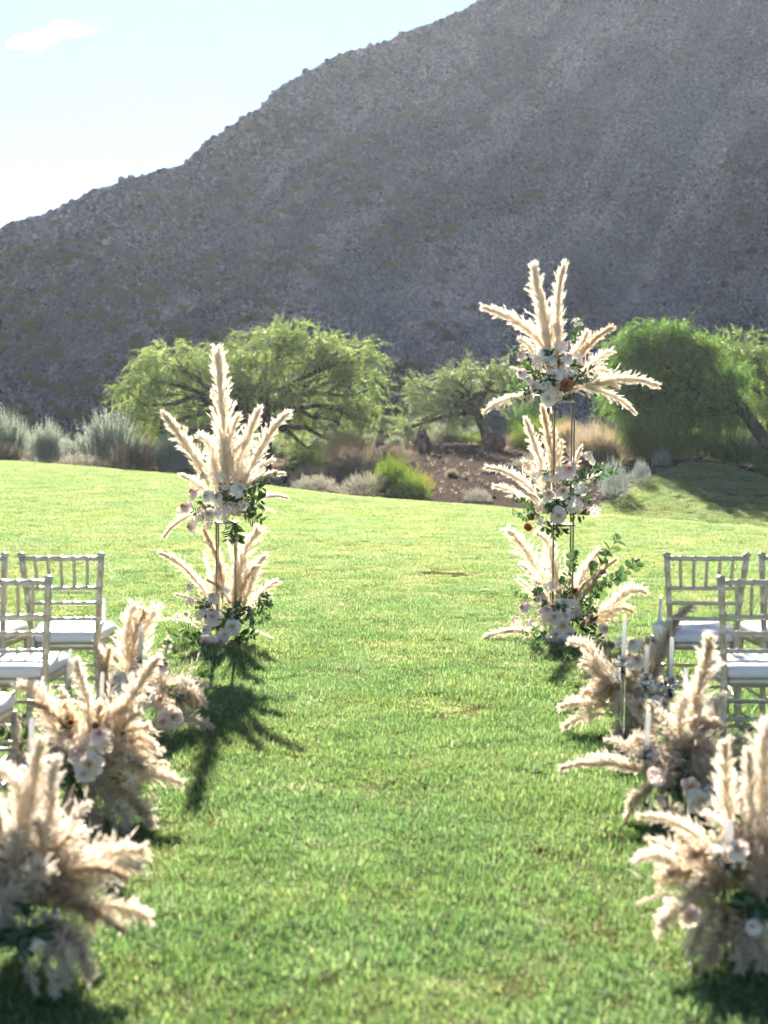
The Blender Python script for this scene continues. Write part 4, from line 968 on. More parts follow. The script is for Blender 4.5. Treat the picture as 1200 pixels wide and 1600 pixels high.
class Arr:
    """one flower arrangement; pieces are given by photo pixel + depth offset from its centre distance"""
    def __init__(s, name, label, base, group, seed):
        s.Y = base.y; s.base = base; s.root = empty(name, base, label, 'flowers', group); s.r = random.Random(seed)
    def put(s, name, me, a_, z, sc, x=None, mat=None):
        o_ = link(name, me, s.root, mat); z = Vector(z).normalized()
        x = Vector(x) if x is not None else Vector((s.r.gauss(0, 1), s.r.gauss(0, 1), s.r.gauss(0, 1)))
        x = x - z * x.dot(z); x = x.normalized() if x.length > 1e-4 else z.orthogonal().normalized(); y = z.cross(x)
        if not isinstance(sc, (tuple, list)): sc = (sc, sc, sc)
        M = Matrix((( x.x * sc[0], y.x * sc[1], z.x * sc[2], 0), (x.y * sc[0], y.y * sc[1], z.y * sc[2], 0), (x.z * sc[0], y.z * sc[1], z.z * sc[2], 0), (0, 0, 0, 1)))
        p = Vector(a_) - s.base; M[0][3], M[1][3], M[2][3] = p
        o_.matrix_basis = M; return o_
    def plumes(s, rows):
        """(bx,by, tx,ty, kind, width, depth of tip[, material])"""
        for row in rows:
            bx, by, tx, ty, kind, wf, dz = row[:7]; mat = row[7] if len(row) > 7 else None
            a_ = P(bx, by, s.Y + s.r.uniform(-.04, .04) + dz * .2); b_ = P(tx, ty, s.Y + dz)
            a_ = a_ + (a_ - b_) * .18
            if a_.z < .02: a_.z = .02
            if b_.z < .03: b_.z = .03
            L = (b_ - a_).length; up = Vector((0, 0, 1)) + Vector((s.r.gauss(0, .15), s.r.gauss(0, .15), 0))
            if abs((b_ - a_).normalized().z) > .9: up = Vector((-(b_ - a_).x, -(b_ - a_).y, .2)) + Vector((s.r.gauss(0, .2), s.r.gauss(0, .2), 0))
            me = s.r.choice(PL[kind]); s.put('pampas_plume', me, a_, b_ - a_, (L * wf, L * wf, L), up, mat)
    def face(s, p, c, out=.8):
        d = (p - c); d = d.normalized() if d.length > 1e-3 else Vector((0, 0, 1)); return d * out + Vector((0, -.55, .35)) + Vector((s.r.gauss(0, .2), s.r.gauss(0, .12), s.r.gauss(0, .15)))
    def roses(s, rows, c):
        """(px,py,r px,colour,depth)"""
        for px, py, rp, colr, dz in rows:
            dz = dz - getattr(s, 'front', 0.0); p = P(px, py, s.Y + dz); sc = rp * (s.Y + dz) / FPX * 1.10
            if p.z < sc * .5: p.z = sc * .5
            if colr in ('rust',): s.put('ruffled_bloom', RUFF[0], p, s.face(p, c), sc * .8, mat=PETAL['rust'])
            elif colr.endswith('*'): s.put('blossom_cluster', s.r.choice(CLUS), p, s.face(p, c), sc * 1.15, mat=PETAL[colr[:-1]])
            else: s.put('rose', s.r.choice(ROSE if rp > 10 else ROSE[1:]), p, s.face(p, c), sc, mat=PETAL[colr])
    def leaves(s, rows, c):
        """(bx,by,tx,ty,'e'|'r',depth)"""
        for bx, by, tx, ty, k, dz in rows:
            a_ = P(bx, by, s.Y + dz * .4); b_ = P(tx, ty, s.Y + dz)
            if b_.z < .015: b_.z = .015
            pc = s.r.choice(EUC if k == 'e' else RUS)
            sp = s.put('eucalyptus_sprig' if k == 'e' else 'leaf_sprig', pc[0] if k == 'e' else pc, a_, b_ - a_, (b_ - a_).length * 1.05, (0, -1, .4))
            if k == 'e':
                for lm in pc[1]: link('leaf', lm, sp)
    def fill(s, c, rad, n_leaf, n_fill, n_bl, cols=('white', 'blush', 'cream'), flat=.7, back=4, puff=0):
        lf = .62 if puff else 1.0
        """small stuff packed round the middle so no gaps show, plus blooms on the far side"""
        def rd():
            v = Vector((s.r.gauss(0, 1), s.r.gauss(0, 1), abs(s.r.gauss(0, .8)) + .05)); return v.normalized()
        def cl(p): p.z = max(p.z, .02); return p
        for k in range(n_leaf):
            v = rd(); s.put('leaf_sprig', s.r.choice(RUS), c + v * rad * .15, v, lf * rad * s.r.uniform(.8, 1.15), (0, 0, 1))
        for k in range(n_fill):
            v = rd(); s.put('dried_filler', s.r.choice(FILL), c + v * rad * .15, v, rad * s.r.uniform(.9, 1.5), (0, 0, 1))
        for k in range(puff):
            v = rd(); v.z *= .8; s.put('pampas_plume', s.r.choice(PL['loose']), cl(c + v * rad * .05), v, (rad * 1.9, rad * 1.9, rad * s.r.uniform(.8, 1.12)), (0, 0, 1), s.r.choice([None, m_plume_tan, m_plume_grey]))
        for k in range(n_bl):
            v = rd(); p = cl(c + Vector((v.x, v.y, v.z * flat)) * rad * s.r.uniform(.55, .9)); s.put('blossom_cluster', s.r.choice(CLUS), p, v, rad * s.r.uniform(.16, .26), mat=PETAL[s.r.choice(cols)])
        for k in range(back):
            v = rd(); v.y = abs(v.y) + .3; v.normalize(); p = cl(c + Vector((v.x, v.y, v.z * flat)) * rad * .8); s.put('rose', s.r.choice(ROSE), p, v, rad * s.r.uniform(.18, .26), mat=PETAL[s.r.choice(cols)])

T_, Gy = m_plume_tan, m_plume_grey
# ---------------------------------------------------------------- metal flower stands
m_metal = plain('aged_brass', (0.26, 0.21, 0.15), .45, .6, var=.2)
def stand(label, base, w, shelves, group='thin metal flower stands'):
    r_ = empty('flower_stand', base, label, 'flower stand', group); top = shelves[-1]
    for sx in (-1, 1):
        for sy in (-1, 1):
            m = MB(); m.tube([(sx * w * .5, sy * w * .5, 0), (sx * w * .5, sy * w * .5, top)], .006, 8); link('leg', m.build('leg', m_metal), r_)
    for z in shelves:
        m = MB(); h = w * .5 + .012
        m.add([(-h, -h, z), (h, -h, z), (h, h, z), (-h, h, z), (-h, -h, z + .012), (h, -h, z + .012), (h, h, z + .012), (-h, h, z + .012)], [(3, 2, 1, 0), (4, 5, 6, 7), (0, 1, 5, 4), (1, 2, 6, 5), (2, 3, 7, 6), (3, 0, 4, 7)])
        link('shelf', m.build('shelf', m_metal, False), r_)
    for sx, sy, ex, ey in ((-1, -1, 1, -1), (1, -1, 1, 1), (1, 1, -1, 1), (-1, 1, -1, -1)):
        m = MB(); m.tube([(sx * w * .5, sy * w * .5, .012), (ex * w * .5, ey * w * .5, .012)], .006, 6); link('base_rail', m.build('base_rail', m_metal), r_)
    return r_
LB0, RB0 = G(352, 1003), G(878, 1000)
zt = lambda py, Yd: P(600, py, Yd).z
stand('short thin metal flower stand on the left holding two pampas arrangements', (LB0.x + .01, LB0.y + .05, 0), .13, [zt(818, LB0.y)])
stand('tall thin metal flower stand on the right with two shelves', (RB0.x, RB0.y + .05, 0), .14, [zt(822, RB0.y), zt(630, RB0.y)])

gA = 'arrangements on the two metal stands'
# left, upper
c = P(352, 795, LB0.y + .05); A = Arr('flower_arrangement', 'pampas and blush rose arrangement on top of the shorter left stand', Vector((c.x, c.y, zt(817, LB0.y))), gA, 1)
A.plumes([(352, 790, 343, 556, 'straight', .95, .0), (338, 785, 263, 648, 'straight', 1.0, .02), (368, 785, 438, 643, 'straight', .95, -.02), (362, 785, 399, 642, 'straight', 1.05, .08), (345, 785, 318, 678, 'loose', 1.0, .05), (354, 790, 352, 690, 'loose', 1.15, -.05),
    (360, 790, 374, 690, 'loose', 1.1, .02), (340, 790, 300, 700, 'thin', 1.3, -.05), (375, 790, 442, 738, 'curve', 1.0, -.05), (380, 795, 447, 772, 'arch', 1.0, .03), (378, 800, 430, 795, 'thin', 1.6, -.10), (332, 800, 254, 832, 'arch', .9, -.02),
    (345, 790, 335, 700, 'straight', 1.2, .18), (365, 790, 385, 705, 'straight', 1.2, .2), (370, 790, 420, 715, 'arch', 1.0, .2), (330, 790, 285, 740, 'arch', 1.0, .2), (350, 780, 362, 650, 'straight', .9, .1)])
A.roses([(372, 765, 15, 'white', -.14), (304, 770, 12, 'blush', -.08), (292, 793, 14, 'blush', -.10), (325, 777, 12, 'white', -.14), (340, 778, 10, 'blush', -.15), (328, 803, 12, 'blush', -.16), (301, 823, 11, 'blush', -.08), (348, 806, 10, 'white*', -.15), (325, 818, 9, 'blush*', -.14),
    (318, 745, 9, 'blush', -.02), (285, 800, 9, 'white*', -.04), (360, 795, 10, 'blush*', -.16), (380, 790, 9, 'white*', -.12), (345, 745, 8, 'white*', -.08), (352, 760, 8, 'cream*', -.12), (310, 808, 10, 'white*', -.1)], c)
A.leaves([(375, 800, 418, 785, 'r', -.14), (372, 805, 410, 815, 'r', -.16), (368, 800, 392, 770, 'r', -.14), (362, 810, 372, 850, 'r', -.15), (365, 805, 358, 845, 'r', -.16), (380, 780, 418, 765, 'r', -.10), (330, 810, 300, 800, 'r', -.12), (355, 790, 345, 755, 'e', -.12), (375, 770, 430, 745, 'e', -.02), (372, 800, 400, 805, 'r', -.18)], c)
A.fill(c + Vector((0, 0, -.04)), .20, 14, 10, 14)
# left, lower
c = P(350, 985, LB0.y + .05); c.z = .10; A = Arr('flower_arrangement', 'pampas and white rose arrangement at the foot of the left stand', Vector((LB0.x, LB0.y + .05, 0)), gA, 2)
A.plumes([(328, 950, 257, 860, 'arch', .8, .0), (350, 960, 330, 828, 'straight', .9, .02, T_), (345, 965, 318, 862, 'thin', 1.3, -.02), (372, 965, 396, 828, 'loose', 1.0, .02), (380, 968, 430, 908, 'loose', .95, -.02), (376, 968, 408, 868, 'straight', 1.25, .05), (364, 940, 358, 838, 'thin', 1.1, .08),
    (315, 985, 243, 963, 'thin', 1.4, -.05), (332, 972, 280, 925, 'arch', 1.0, -.05), (357, 965, 326, 905, 'curve', 1.0, -.10, T_), (375, 990, 425, 992, 'thin', 1.4, -.08), (365, 965, 378, 860, 'straight', 1.1, .15), (345, 965, 335, 870, 'straight', 1.1, .18), (370, 970, 395, 885, 'loose', .9, -.06, T_), (340, 980, 300, 900, 'arch', .9, .15)])
A.roses([(363, 980, 17, 'white', -.18), (334, 966, 14, 'blush', -.16), (320, 955, 10, 'white', -.14), (331, 935, 11, 'white', -.10), (297, 918, 8, 'white', -.05), (344, 1002, 12, 'blush', -.20), (322, 1002, 11, 'blush', -.18), (280, 965, 8, 'white*', -.08), (292, 960, 7, 'white', -.08), (350, 992, 10, 'white', -.18), (310, 965, 9, 'cream*', -.13), (322, 985, 9, 'white', -.18), (352, 925, 8, 'white*', -.05), (300, 940, 9, 'blush*', -.1)], c)
A.leaves([(330, 990, 272, 1000, 'e', -.14), (325, 992, 285, 985, 'r', -.14), (340, 990, 300, 1005, 'r', -.18), (365, 990, 400, 995, 'r', -.16), (375, 975, 428, 945, 'e', -.12), (380, 970, 420, 930, 'e', -.05), (380, 985, 425, 965, 'e', -.12), (360, 1000, 385, 1003, 'r', -.2), (340, 975, 315, 940, 'r', -.12), (350, 985, 360, 955, 'r', -.16)], c)
A.fill(c, .20, 14, 8, 9)
# right, top
c = P(868, 595, RB0.y + .05); A = Arr('flower_arrangement', 'pampas arrangement with a rust bloom on top of the tall right stand', Vector((c.x, c.y, zt(629, RB0.y))), gA, 3)
A.plumes([(862, 610, 838, 416, 'straight', .95, .02), (868, 605, 876, 418, 'straight', .70, -.02), (850, 605, 766, 474, 'curve', .85, .0), (885, 612, 947, 508, 'arch', .95, -.02, T_), (890, 610, 953, 548, 'loose', .9, .05), (895, 618, 1025, 592, 'arch', .9, .0), (893, 618, 992, 642, 'curve', .8, -.04), (850, 622, 757, 637, 'arch', .85, -.04), (852, 620, 765, 625, 'thin', 1.0, .06),
    (858, 600, 842, 470, 'straight', .9, .12), (870, 600, 866, 500, 'loose', 1.0, .1), (880, 605, 915, 520, 'loose', .95, .0), (890, 612, 965, 600, 'loose', .9, -.06), (880, 600, 905, 540, 'straight', 1.1, .2), (850, 600, 815, 525, 'arch', .9, .2), (890, 605, 950, 575, 'arch', .9, .25), (845, 605, 800, 570, 'thin', 1.3, .1)])
A.roses([(866, 590, 17, 'white', -.17), (857, 622, 16, 'white', -.17), (837, 604, 11, 'blush', -.14), (853, 552, 11, 'white', -.09), (886, 562, 12, 'white', -.12), (877, 545, 11, 'mauve*', -.08), (815, 557, 10, 'blush', -.03), (816, 585, 12, 'mauve', -.08), (850, 522, 9, 'blush', .0), (885, 602, 13, 'rust', -.19), (867, 604, 10, 'peach', -.20), (850, 603, 9, 'mauve', -.18),
    (843, 570, 11, 'cream*', -.10), (828, 595, 9, 'white', -.12), (901, 507, 9, 'mauve*', .0), (900, 560, 10, 'white*', -.08), (828, 622, 8, 'blush', -.12), (871, 618, 9, 'cream*', -.18), (880, 580, 9, 'white*', -.15), (838, 560, 9, 'white*', -.06), (894, 583, 9, 'white*', -.15), (862, 565, 10, 'white', -.13), (818, 545, 7, 'cream*', .0)], c)
A.leaves([(840, 612, 792, 612, 'e', -.12), (838, 608, 798, 596, 'e', -.1), (842, 614, 800, 628, 'e', -.13), (875, 622, 902, 620, 'e', -.18), (895, 545, 902, 505, 'r', .0), (862, 575, 855, 545, 'r', -.12), (850, 590, 835, 585, 'r', -.15), (900, 590, 930, 580, 'r', -.1), (830, 580, 805, 545, 'e', .0), (870, 600, 880, 615, 'r', -.2), (895, 600, 925, 595, 'e', -.12), (845, 600, 838, 618, 'r', -.16)], c)
A.fill(c + Vector((0, 0, -.07)), .21, 16, 10, 15)
# right, middle shelf
c = P(872, 785, RB0.y + .05); A = Arr('flower_arrangement', 'rose and round-leaf arrangement on the middle shelf of the right stand', Vector((c.x, c.y, zt(821, RB0.y))), gA, 4)
A.plumes([(852, 775, 826, 658, 'straight', .95, -.02), (862, 770, 852, 640, 'straight', .9, .02, T_), (872, 745, 876, 690, 'loose', 1.0, .05), (845, 790, 766, 724, 'arch', .9, -.02), (845, 795, 775, 758, 'loose', .7, -.06), (848, 798, 820, 770, 'loose', .9, -.12, Gy), (862, 770, 866, 665, 'straight', .9, .1), (850, 780, 820, 720, 'loose', .8, -.02), (885, 780, 905, 700, 'straight', .9, .2), (895, 785, 930, 740, 'arch', .9, .22)])
A.roses([(886, 738, 15, 'blush', -.12), (858, 775, 13, 'blush', -.16), (880, 770, 13, 'blush', -.18), (872, 805, 14, 'blush', -.18), (919, 713, 10, 'white', -.02), (841, 745, 11, 'white*', -.08), (905, 765, 12, 'white*', -.12), (928, 799, 10, 'mauve*', -.06), (896, 790, 13, 'white*', -.16), (827, 730, 10, 'blush*', -.02), (855, 745, 10, 'white', -.10), (893, 728, 9, 'white', -.08), (826, 823, 9, 'rust', -.10), (832, 808, 7, 'rust', -.1), (845, 815, 9, 'white*', -.12), (870, 750, 9, 'cream*', -.12), (925, 722, 7, 'white', .0)], c)
A.leaves([(890, 755, 958, 742, 'e', -.05), (895, 748, 940, 730, 'e', -.02), (892, 760, 925, 760, 'e', -.08), (845, 790, 800, 782, 'e', -.10), (848, 798, 802, 805, 'e', -.12), (850, 800, 815, 815, 'e', -.14), (885, 770, 920, 785, 'r', -.14), (880, 800, 915, 812, 'r', -.15), (862, 810, 880, 838, 'r', -.15), (855, 805, 850, 835, 'r', -.14), (870, 790, 850, 800, 'r', -.18), (895, 760, 902, 745, 'r', -.14), (865, 760, 850, 735, 'r', -.1), (870, 815, 865, 842, 'r', -.16)], c)
A.fill(c + Vector((0, 0, -.06)), .19, 15, 9, 13)
# right, foot
c = P(878, 980, RB0.y + .05); c.z = .13; A = Arr('flower_arrangement', 'full pampas and blush rose arrangement at the foot of the right stand', Vector((RB0.x, RB0.y + .05, 0)), gA, 5)
A.plumes([(852, 935, 798, 828, 'loose', .95, -.02), (872, 930, 846, 832, 'loose', .95, .02), (893, 955, 932, 862, 'loose', .9, .02), (900, 950, 955, 872, 'straight', .95, -.05, T_), (912, 980, 1003, 918, 'loose', 1.0, -.02), (905, 985, 985, 948, 'loose', 1.0, .08, T_), (835, 1000, 750, 1000, 'arch', .8, -.10), (840, 995, 790, 985, 'loose', .7, -.05), (878, 935, 886, 862, 'thin', 1.3, .08), (888, 965, 912, 910, 'straight', 1.1, -.12, T_), (855, 960, 812, 905, 'loose', .8, .02), (850, 1000, 812, 1010, 'thin', 1.4, -.18), (850, 960, 820, 880, 'arch', .9, .18), (890, 960, 915, 880, 'straight', 1.0, .2), (872, 950, 862, 850, 'straight', 1.0, .16)])
A.roses([(856, 955, 12, 'blush', -.15), (820, 950, 12, 'blush', -.08), (861, 918, 11, 'white*', -.06), (881, 945, 12, 'white', -.17), (868, 965, 12, 'blush', -.18), (880, 978, 13, 'cream', -.2), (892, 958, 9, 'white', -.16), (890, 990, 10, 'white', -.19), (874, 1008, 14, 'white', -.22), (942, 983, 12, 'blush', -.08), (921, 970, 10, 'peach*', -.12), (808, 972, 10, 'blush*', -.08), (872, 945, 9, 'white', -.16), (845, 935, 9, 'blush*', -.08), (900, 925, 9, 'rust', -.05), (866, 948, 7, 'rust', -.15), (885, 965, 8, 'white', -.19), (868, 990, 11, 'blush', -.21), (850, 975, 10, 'cream*', -.17), (895, 942, 9, 'white*', -.14), (830, 975, 9, 'mauve*', -.13), (855, 1000, 10, 'white*', -.2)], c)
A.leaves([(900, 975, 925, 1000, 'r', -.16), (895, 985, 935, 975, 'r', -.16), (860, 985, 835, 1000, 'e', -.18), (850, 985, 815, 990, 'e', -.14), (905, 935, 962, 848, 'e', .0), (910, 940, 992, 886, 'e', .02), (905, 950, 955, 905, 'e', -.06), (880, 930, 895, 862, 'e', -.05), (835, 950, 800, 920, 'e', -.02), (905, 960, 935, 955, 'e', -.12), (880, 1000, 905, 1010, 'r', -.2), (865, 1000, 840, 1012, 'r', -.2), (880, 950, 890, 925, 'r', -.15), (850, 945, 835, 920, 'r', -.1), (905, 990, 940, 1000, 'r', -.16), (895, 900, 902, 865, 'e', .02)], c)
A.fill(c, .23, 16, 9, 11)

# ---------------------------------------------------------------- aisle arrangements on the grass
gB = 'pampas arrangements along the aisle'
B0 = G(238, 1140); c = Vector((B0.x, B0.y, .14)); A = Arr('aisle_arrangement', 'farthest left aisle arrangement with a large blush rose', B0, gB, 11)
A.plumes([(212, 1080, 205, 948, 'loose', 1.05, .0), (222, 1080, 234, 950, 'loose', 1.0, .03), (216, 1080, 220, 955, 'loose', 1.0, -.05, T_), (170, 1110, 150, 1010, 'loose', 1.15, -.05), (165, 1110, 168, 1015, 'straight', 1.2, -.02, T_), (262, 1120, 330, 1138, 'loose', 1.2, -.08), (258, 1125, 322, 1155, 'thin', 1.6, -.16), (250, 1105, 292, 1072, 'loose', 1.1, -.02), (250, 1110, 290, 1090, 'arch', 1.1, -.08), (238, 1130, 247, 1165, 'thin', 1.8, -.28), (242, 1130, 268, 1165, 'thin', 1.8, -.26), (225, 1130, 220, 1170, 'thin', 1.7, -.3, Gy), (210, 1120, 190, 1150, 'loose', 1.1, -.25, Gy),
    (240, 1100, 262, 1000, 'straight', 1.1, .2), (215, 1100, 190, 1000, 'straight', 1.1, .22), (250, 1110, 320, 1060, 'arch', 1.1, .3)])
A.front = .13; A.roses([(268, 1120, 20, 'blush', -.20), (255, 1128, 14, 'blush', -.2), (232, 1088, 12, 'white', -.16), (250, 1045, 11, 'blush', -.02), (252, 1095, 12, 'peach', -.14), (184, 1063, 15, 'white', -.10), (180, 1075, 14, 'white', -.12), (238, 1075, 10, 'blush*', -.1), (225, 1100, 11, 'cream*', -.2), (240, 1060, 9, 'peach*', -.06), (215, 1135, 11, 'mauve*', -.26), (262, 1100, 10, 'cream*', -.2)], c)
A.leaves([(230, 1090, 240, 1050, 'e', -.1), (225, 1120, 200, 1150, 'r', -.2), (235, 1125, 225, 1155, 'r', -.26), (210, 1100, 190, 1085, 'r', -.12), (245, 1110, 270, 1090, 'r', -.15), (250, 1060, 268, 990, 'e', .05)], c)
A.fill(c, .24, 6, 12, 6, puff=14)
B0 = G(140, 1268); c = Vector((B0.x, B0.y, .16)); A = Arr('aisle_arrangement', 'middle left aisle arrangement with wide tan plumes spread low', B0, gB, 12)
A.plumes([(160, 1195, 237, 1030, 'straight', 1.25, .05), (135, 1195, 132, 1036, 'straight', 1.2, .05), (110, 1195, 40, 1066, 'loose', 1.05, .0), (120, 1190, 58, 1092, 'arch', 1.1, -.06, T_), (182, 1225, 282, 1216, 'loose', 1.1, -.10), (180, 1215, 258, 1190, 'arch', 1.2, .02), (170, 1240, 242, 1285, 'loose', 1.1, -.28), (165, 1235, 226, 1262, 'loose', 1.2, -.25, T_), (140, 1250, 150, 1290, 'loose', 1.3, -.35, Gy), (120, 1250, 105, 1285, 'loose', 1.3, -.32, Gy), (175, 1200, 222, 1158, 'thin', 1.4, .05), (175, 1215, 244, 1240, 'thin', 1.3, -.15), (170, 1190, 215, 1110, 'loose', 1.0, -.05), (145, 1200, 160, 1100, 'loose', 1.15, -.1, T_), (125, 1200, 105, 1100, 'loose', 1.1, .05, T_), (160, 1235, 200, 1290, 'loose', 1.2, -.34), (150, 1240, 180, 1285, 'thin', 1.8, -.38, Gy), (100, 1240, 60, 1270, 'arch', 1.2, -.2, Gy),
    (165, 1200, 200, 1090, 'straight', 1.1, .25), (130, 1200, 100, 1080, 'straight', 1.1, .25), (175, 1220, 250, 1165, 'arch', 1.1, .25), (155, 1215, 200, 1180, 'loose', 1.2, -.15)])
A.front = .13; A.roses([(140, 1196, 20, 'cream', -.24), (156, 1150, 15, 'blush', -.12), (130, 1210, 13, 'mauve', -.26), (165, 1168, 11, 'cream*', -.15), (80, 1190, 16, 'blush', -.05), (118, 1185, 11, 'blush*', -.2), (110, 1130, 8, 'rust', -.02), (148, 1135, 9, 'rust', .02), (105, 1165, 9, 'cream*', -.05)], c)
A.leaves([(130, 1220, 105, 1235, 'r', -.25), (140, 1230, 120, 1260, 'r', -.3), (120, 1210, 95, 1215, 'r', -.22)], c)
A.fill(c, .28, 4, 16, 5, puff=18)
B0 = G(30, 1495); c = Vector((B0.x, B0.y, .16)); A = Arr('aisle_arrangement', 'nearest left aisle arrangement of fanned tan plumes, cut by the left edge', B0, gB, 13)
A.plumes([(55, 1400, 90, 1190, 'straight', 1.2, .10), (25, 1400, 18, 1200, 'loose', 1.1, .08), (35, 1400, 58, 1165, 'straight', 1.2, .14), (10, 1410, -15, 1215, 'straight', 1.2, .0), (75, 1400, 218, 1318, 'loose', 1.1, .05), (75, 1405, 215, 1350, 'loose', 1.05, -.02), (70, 1395, 190, 1355, 'arch', 1.2, -.1, T_), (80, 1420, 226, 1430, 'loose', 1.05, -.12), (75, 1425, 190, 1445, 'arch', 1.0, -.2, T_), (65, 1395, 128, 1298, 'loose', 1.1, .05), (60, 1400, 105, 1305, 'loose', 1.1, -.05, T_), (65, 1440, 148, 1512, 'loose', 1.1, -.30), (60, 1440, 105, 1520, 'loose', 1.2, -.36), (45, 1440, 85, 1533, 'thin', 1.8, -.42), (40, 1440, 46, 1535, 'thin', 1.8, -.42, Gy), (55, 1435, 130, 1490, 'loose', 1.2, -.25, Gy), (20, 1400, -60, 1260, 'loose', 1.1, .05), (10, 1420, -100, 1380, 'loose', 1.1, -.05), (10, 1440, -70, 1500, 'loose', 1.1, -.25, Gy), (45, 1400, 60, 1280, 'loose', 1.2, -.12, T_), (30, 1410, 20, 1300, 'loose', 1.2, -.15, Gy),
    (60, 1400, 130, 1250, 'straight', 1.1, .3), (20, 1400, -30, 1200, 'straight', 1.1, .3), (70, 1410, 180, 1330, 'arch', 1.1, .3), (50, 1420, 60, 1350, 'loose', 1.3, -.25, Gy)])
A.front = .10; A.roses([(-20, 1420, 18, 'blush', -.2), (58, 1478, 11, 'cream*', -.30)], c)
A.leaves([(30, 1430, 10, 1490, 'r', -.3), (45, 1430, 30, 1500, 'r', -.34), (20, 1420, -10, 1480, 'r', -.28), (50, 1440, 75, 1490, 'r', -.3)], c)
A.fill(c, .27, 4, 18, 4, puff=20, cols=('mauve', 'cream', 'blush'))
B0 = G(985, 1140); c = Vector((B0.x, B0.y, .15)); A = Arr('aisle_arrangement', 'farthest right aisle arrangement with plumes leaning to both sides', B0, gB, 14)
A.plumes([(962, 1090, 900, 998, 'loose', 1.15, -.02), (965, 1095, 912, 1035, 'loose', 1.1, -.10), (955, 1112, 878, 1100, 'loose', 1.1, -.08), (955, 1118, 884, 1132, 'loose', 1.0, -.16), (955, 1108, 890, 1090, 'arch', 1.1, .0, T_), (1012, 1100, 1060, 945, 'straight', 1.15, .02, Gy), (1008, 1100, 1022, 1040, 'loose', 1.2, .05, T_), (1000, 1115, 988, 1062, 'loose', 1.3, -.14), (980, 1100, 975, 1030, 'loose', 1.2, .0), (1005, 1095, 1012, 1000, 'straight', 1.2, .08, T_), (978, 1120, 965, 1155, 'loose', 1.4, -.28, Gy), (990, 1125, 990, 1158, 'loose', 1.4, -.3, Gy), (1005, 1120, 1020, 1155, 'thin', 1.6, -.25, Gy), (1010, 1100, 1065, 1060, 'arch', 1.1, .1), (980, 1095, 985, 1000, 'straight', 1.1, .22), (960, 1100, 920, 1010, 'arch', 1.1, .25)])
A.front = .13; A.roses([(994, 1035, 15, 'blush', -.08), (990, 1010, 14, 'white', .0), (970, 1005, 10, 'white*', .02), (1001, 1107, 15, 'peach', -.2), (1031, 1102, 17, 'white', -.16), (1000, 1010, 11, 'cream*', .03), (965, 1058, 11, 'white*', -.06), (1020, 1075, 11, 'cream*', -.05), (1010, 1125, 11, 'mauve*', -.26), (980, 1095, 11, 'cream*', -.18)], c)
A.leaves([(975, 1090, 970, 1055, 'r', -.1), (980, 1105, 968, 1085, 'r', -.15), (1015, 1115, 1035, 1145, 'r', -.2), (1000, 1080, 1045, 1070, 'e', -.05), (985, 1115, 1000, 1150, 'r', -.26)], c)
A.fill(c, .24, 6, 12, 6, puff=14)
B0 = G(1062, 1265); c = Vector((B0.x, B0.y, .15)); A = Arr('aisle_arrangement', 'middle right aisle arrangement with one long plume reaching over the grass', B0, gB, 15)
A.plumes([(1080, 1215, 1104, 996, 'straight', 1.2, .02, Gy), (1060, 1215, 1066, 1092, 'loose', 1.15, -.08, Gy), (1015, 1220, 880, 1190, 'arch', .85, -.05), (1020, 1215, 925, 1180, 'loose', .9, .0), (1030, 1235, 976, 1278, 'arch', 1.1, -.22), (1025, 1230, 985, 1255, 'loose', 1.2, -.2, Gy), (1098, 1215, 1160, 1150, 'loose', 1.2, .08, Gy), (1100, 1220, 1190, 1165, 'loose', 1.0, .05, Gy), (1035, 1205, 1000, 1150, 'loose', 1.2, .0, Gy), (1090, 1210, 1130, 1100, 'thin', 1.3, .1, Gy), (1045, 1205, 1035, 1110, 'loose', 1.0, .08, Gy), (1075, 1210, 1085, 1120, 'loose', 1.2, -.04, Gy), (1105, 1235, 1140, 1260, 'loose', 1.2, -.2, Gy), (1050, 1215, 1020, 1100, 'straight', 1.0, .25), (1085, 1215, 1125, 1080, 'straight', 1.1, .28), (1020, 1215, 950, 1150, 'arch', 1.0, .25)])
A.front = .13; A.roses([(1079, 1230, 14, 'peach', -.22), (1091, 1253, 18, 'cream', -.28), (1026, 1215, 14, 'mauve*', -.18), (1020, 1208, 12, 'mauve', -.12), (1125, 1205, 13, 'mauve', -.05), (1112, 1240, 14, 'mauve*', -.2), (1032, 1255, 10, 'cream*', -.26), (1060, 1262, 9, 'cream*', -.3)], c)
A.leaves([(1065, 1225, 1040, 1245, 'e', -.25), (1070, 1220, 1085, 1205, 'e', -.18), (1060, 1230, 1050, 1265, 'e', -.3), (1055, 1225, 1025, 1235, 'e', -.24), (1072, 1225, 1060, 1210, 'e', -.2), (1050, 1240, 1030, 1270, 'r', -.28), (1040, 1180, 1030, 1130, 'e', -.02), (1100, 1250, 1120, 1275, 'r', -.28)], c)
A.fill(c, .25, 5, 14, 5, puff=16, cols=('mauve', 'cream', 'blush'))
B0 = G(1165, 1465); c = Vector((B0.x, B0.y, .16)); A = Arr('aisle_arrangement', 'nearest right aisle arrangement of curling cream plumes, cut by the right edge', B0, gB, 16)
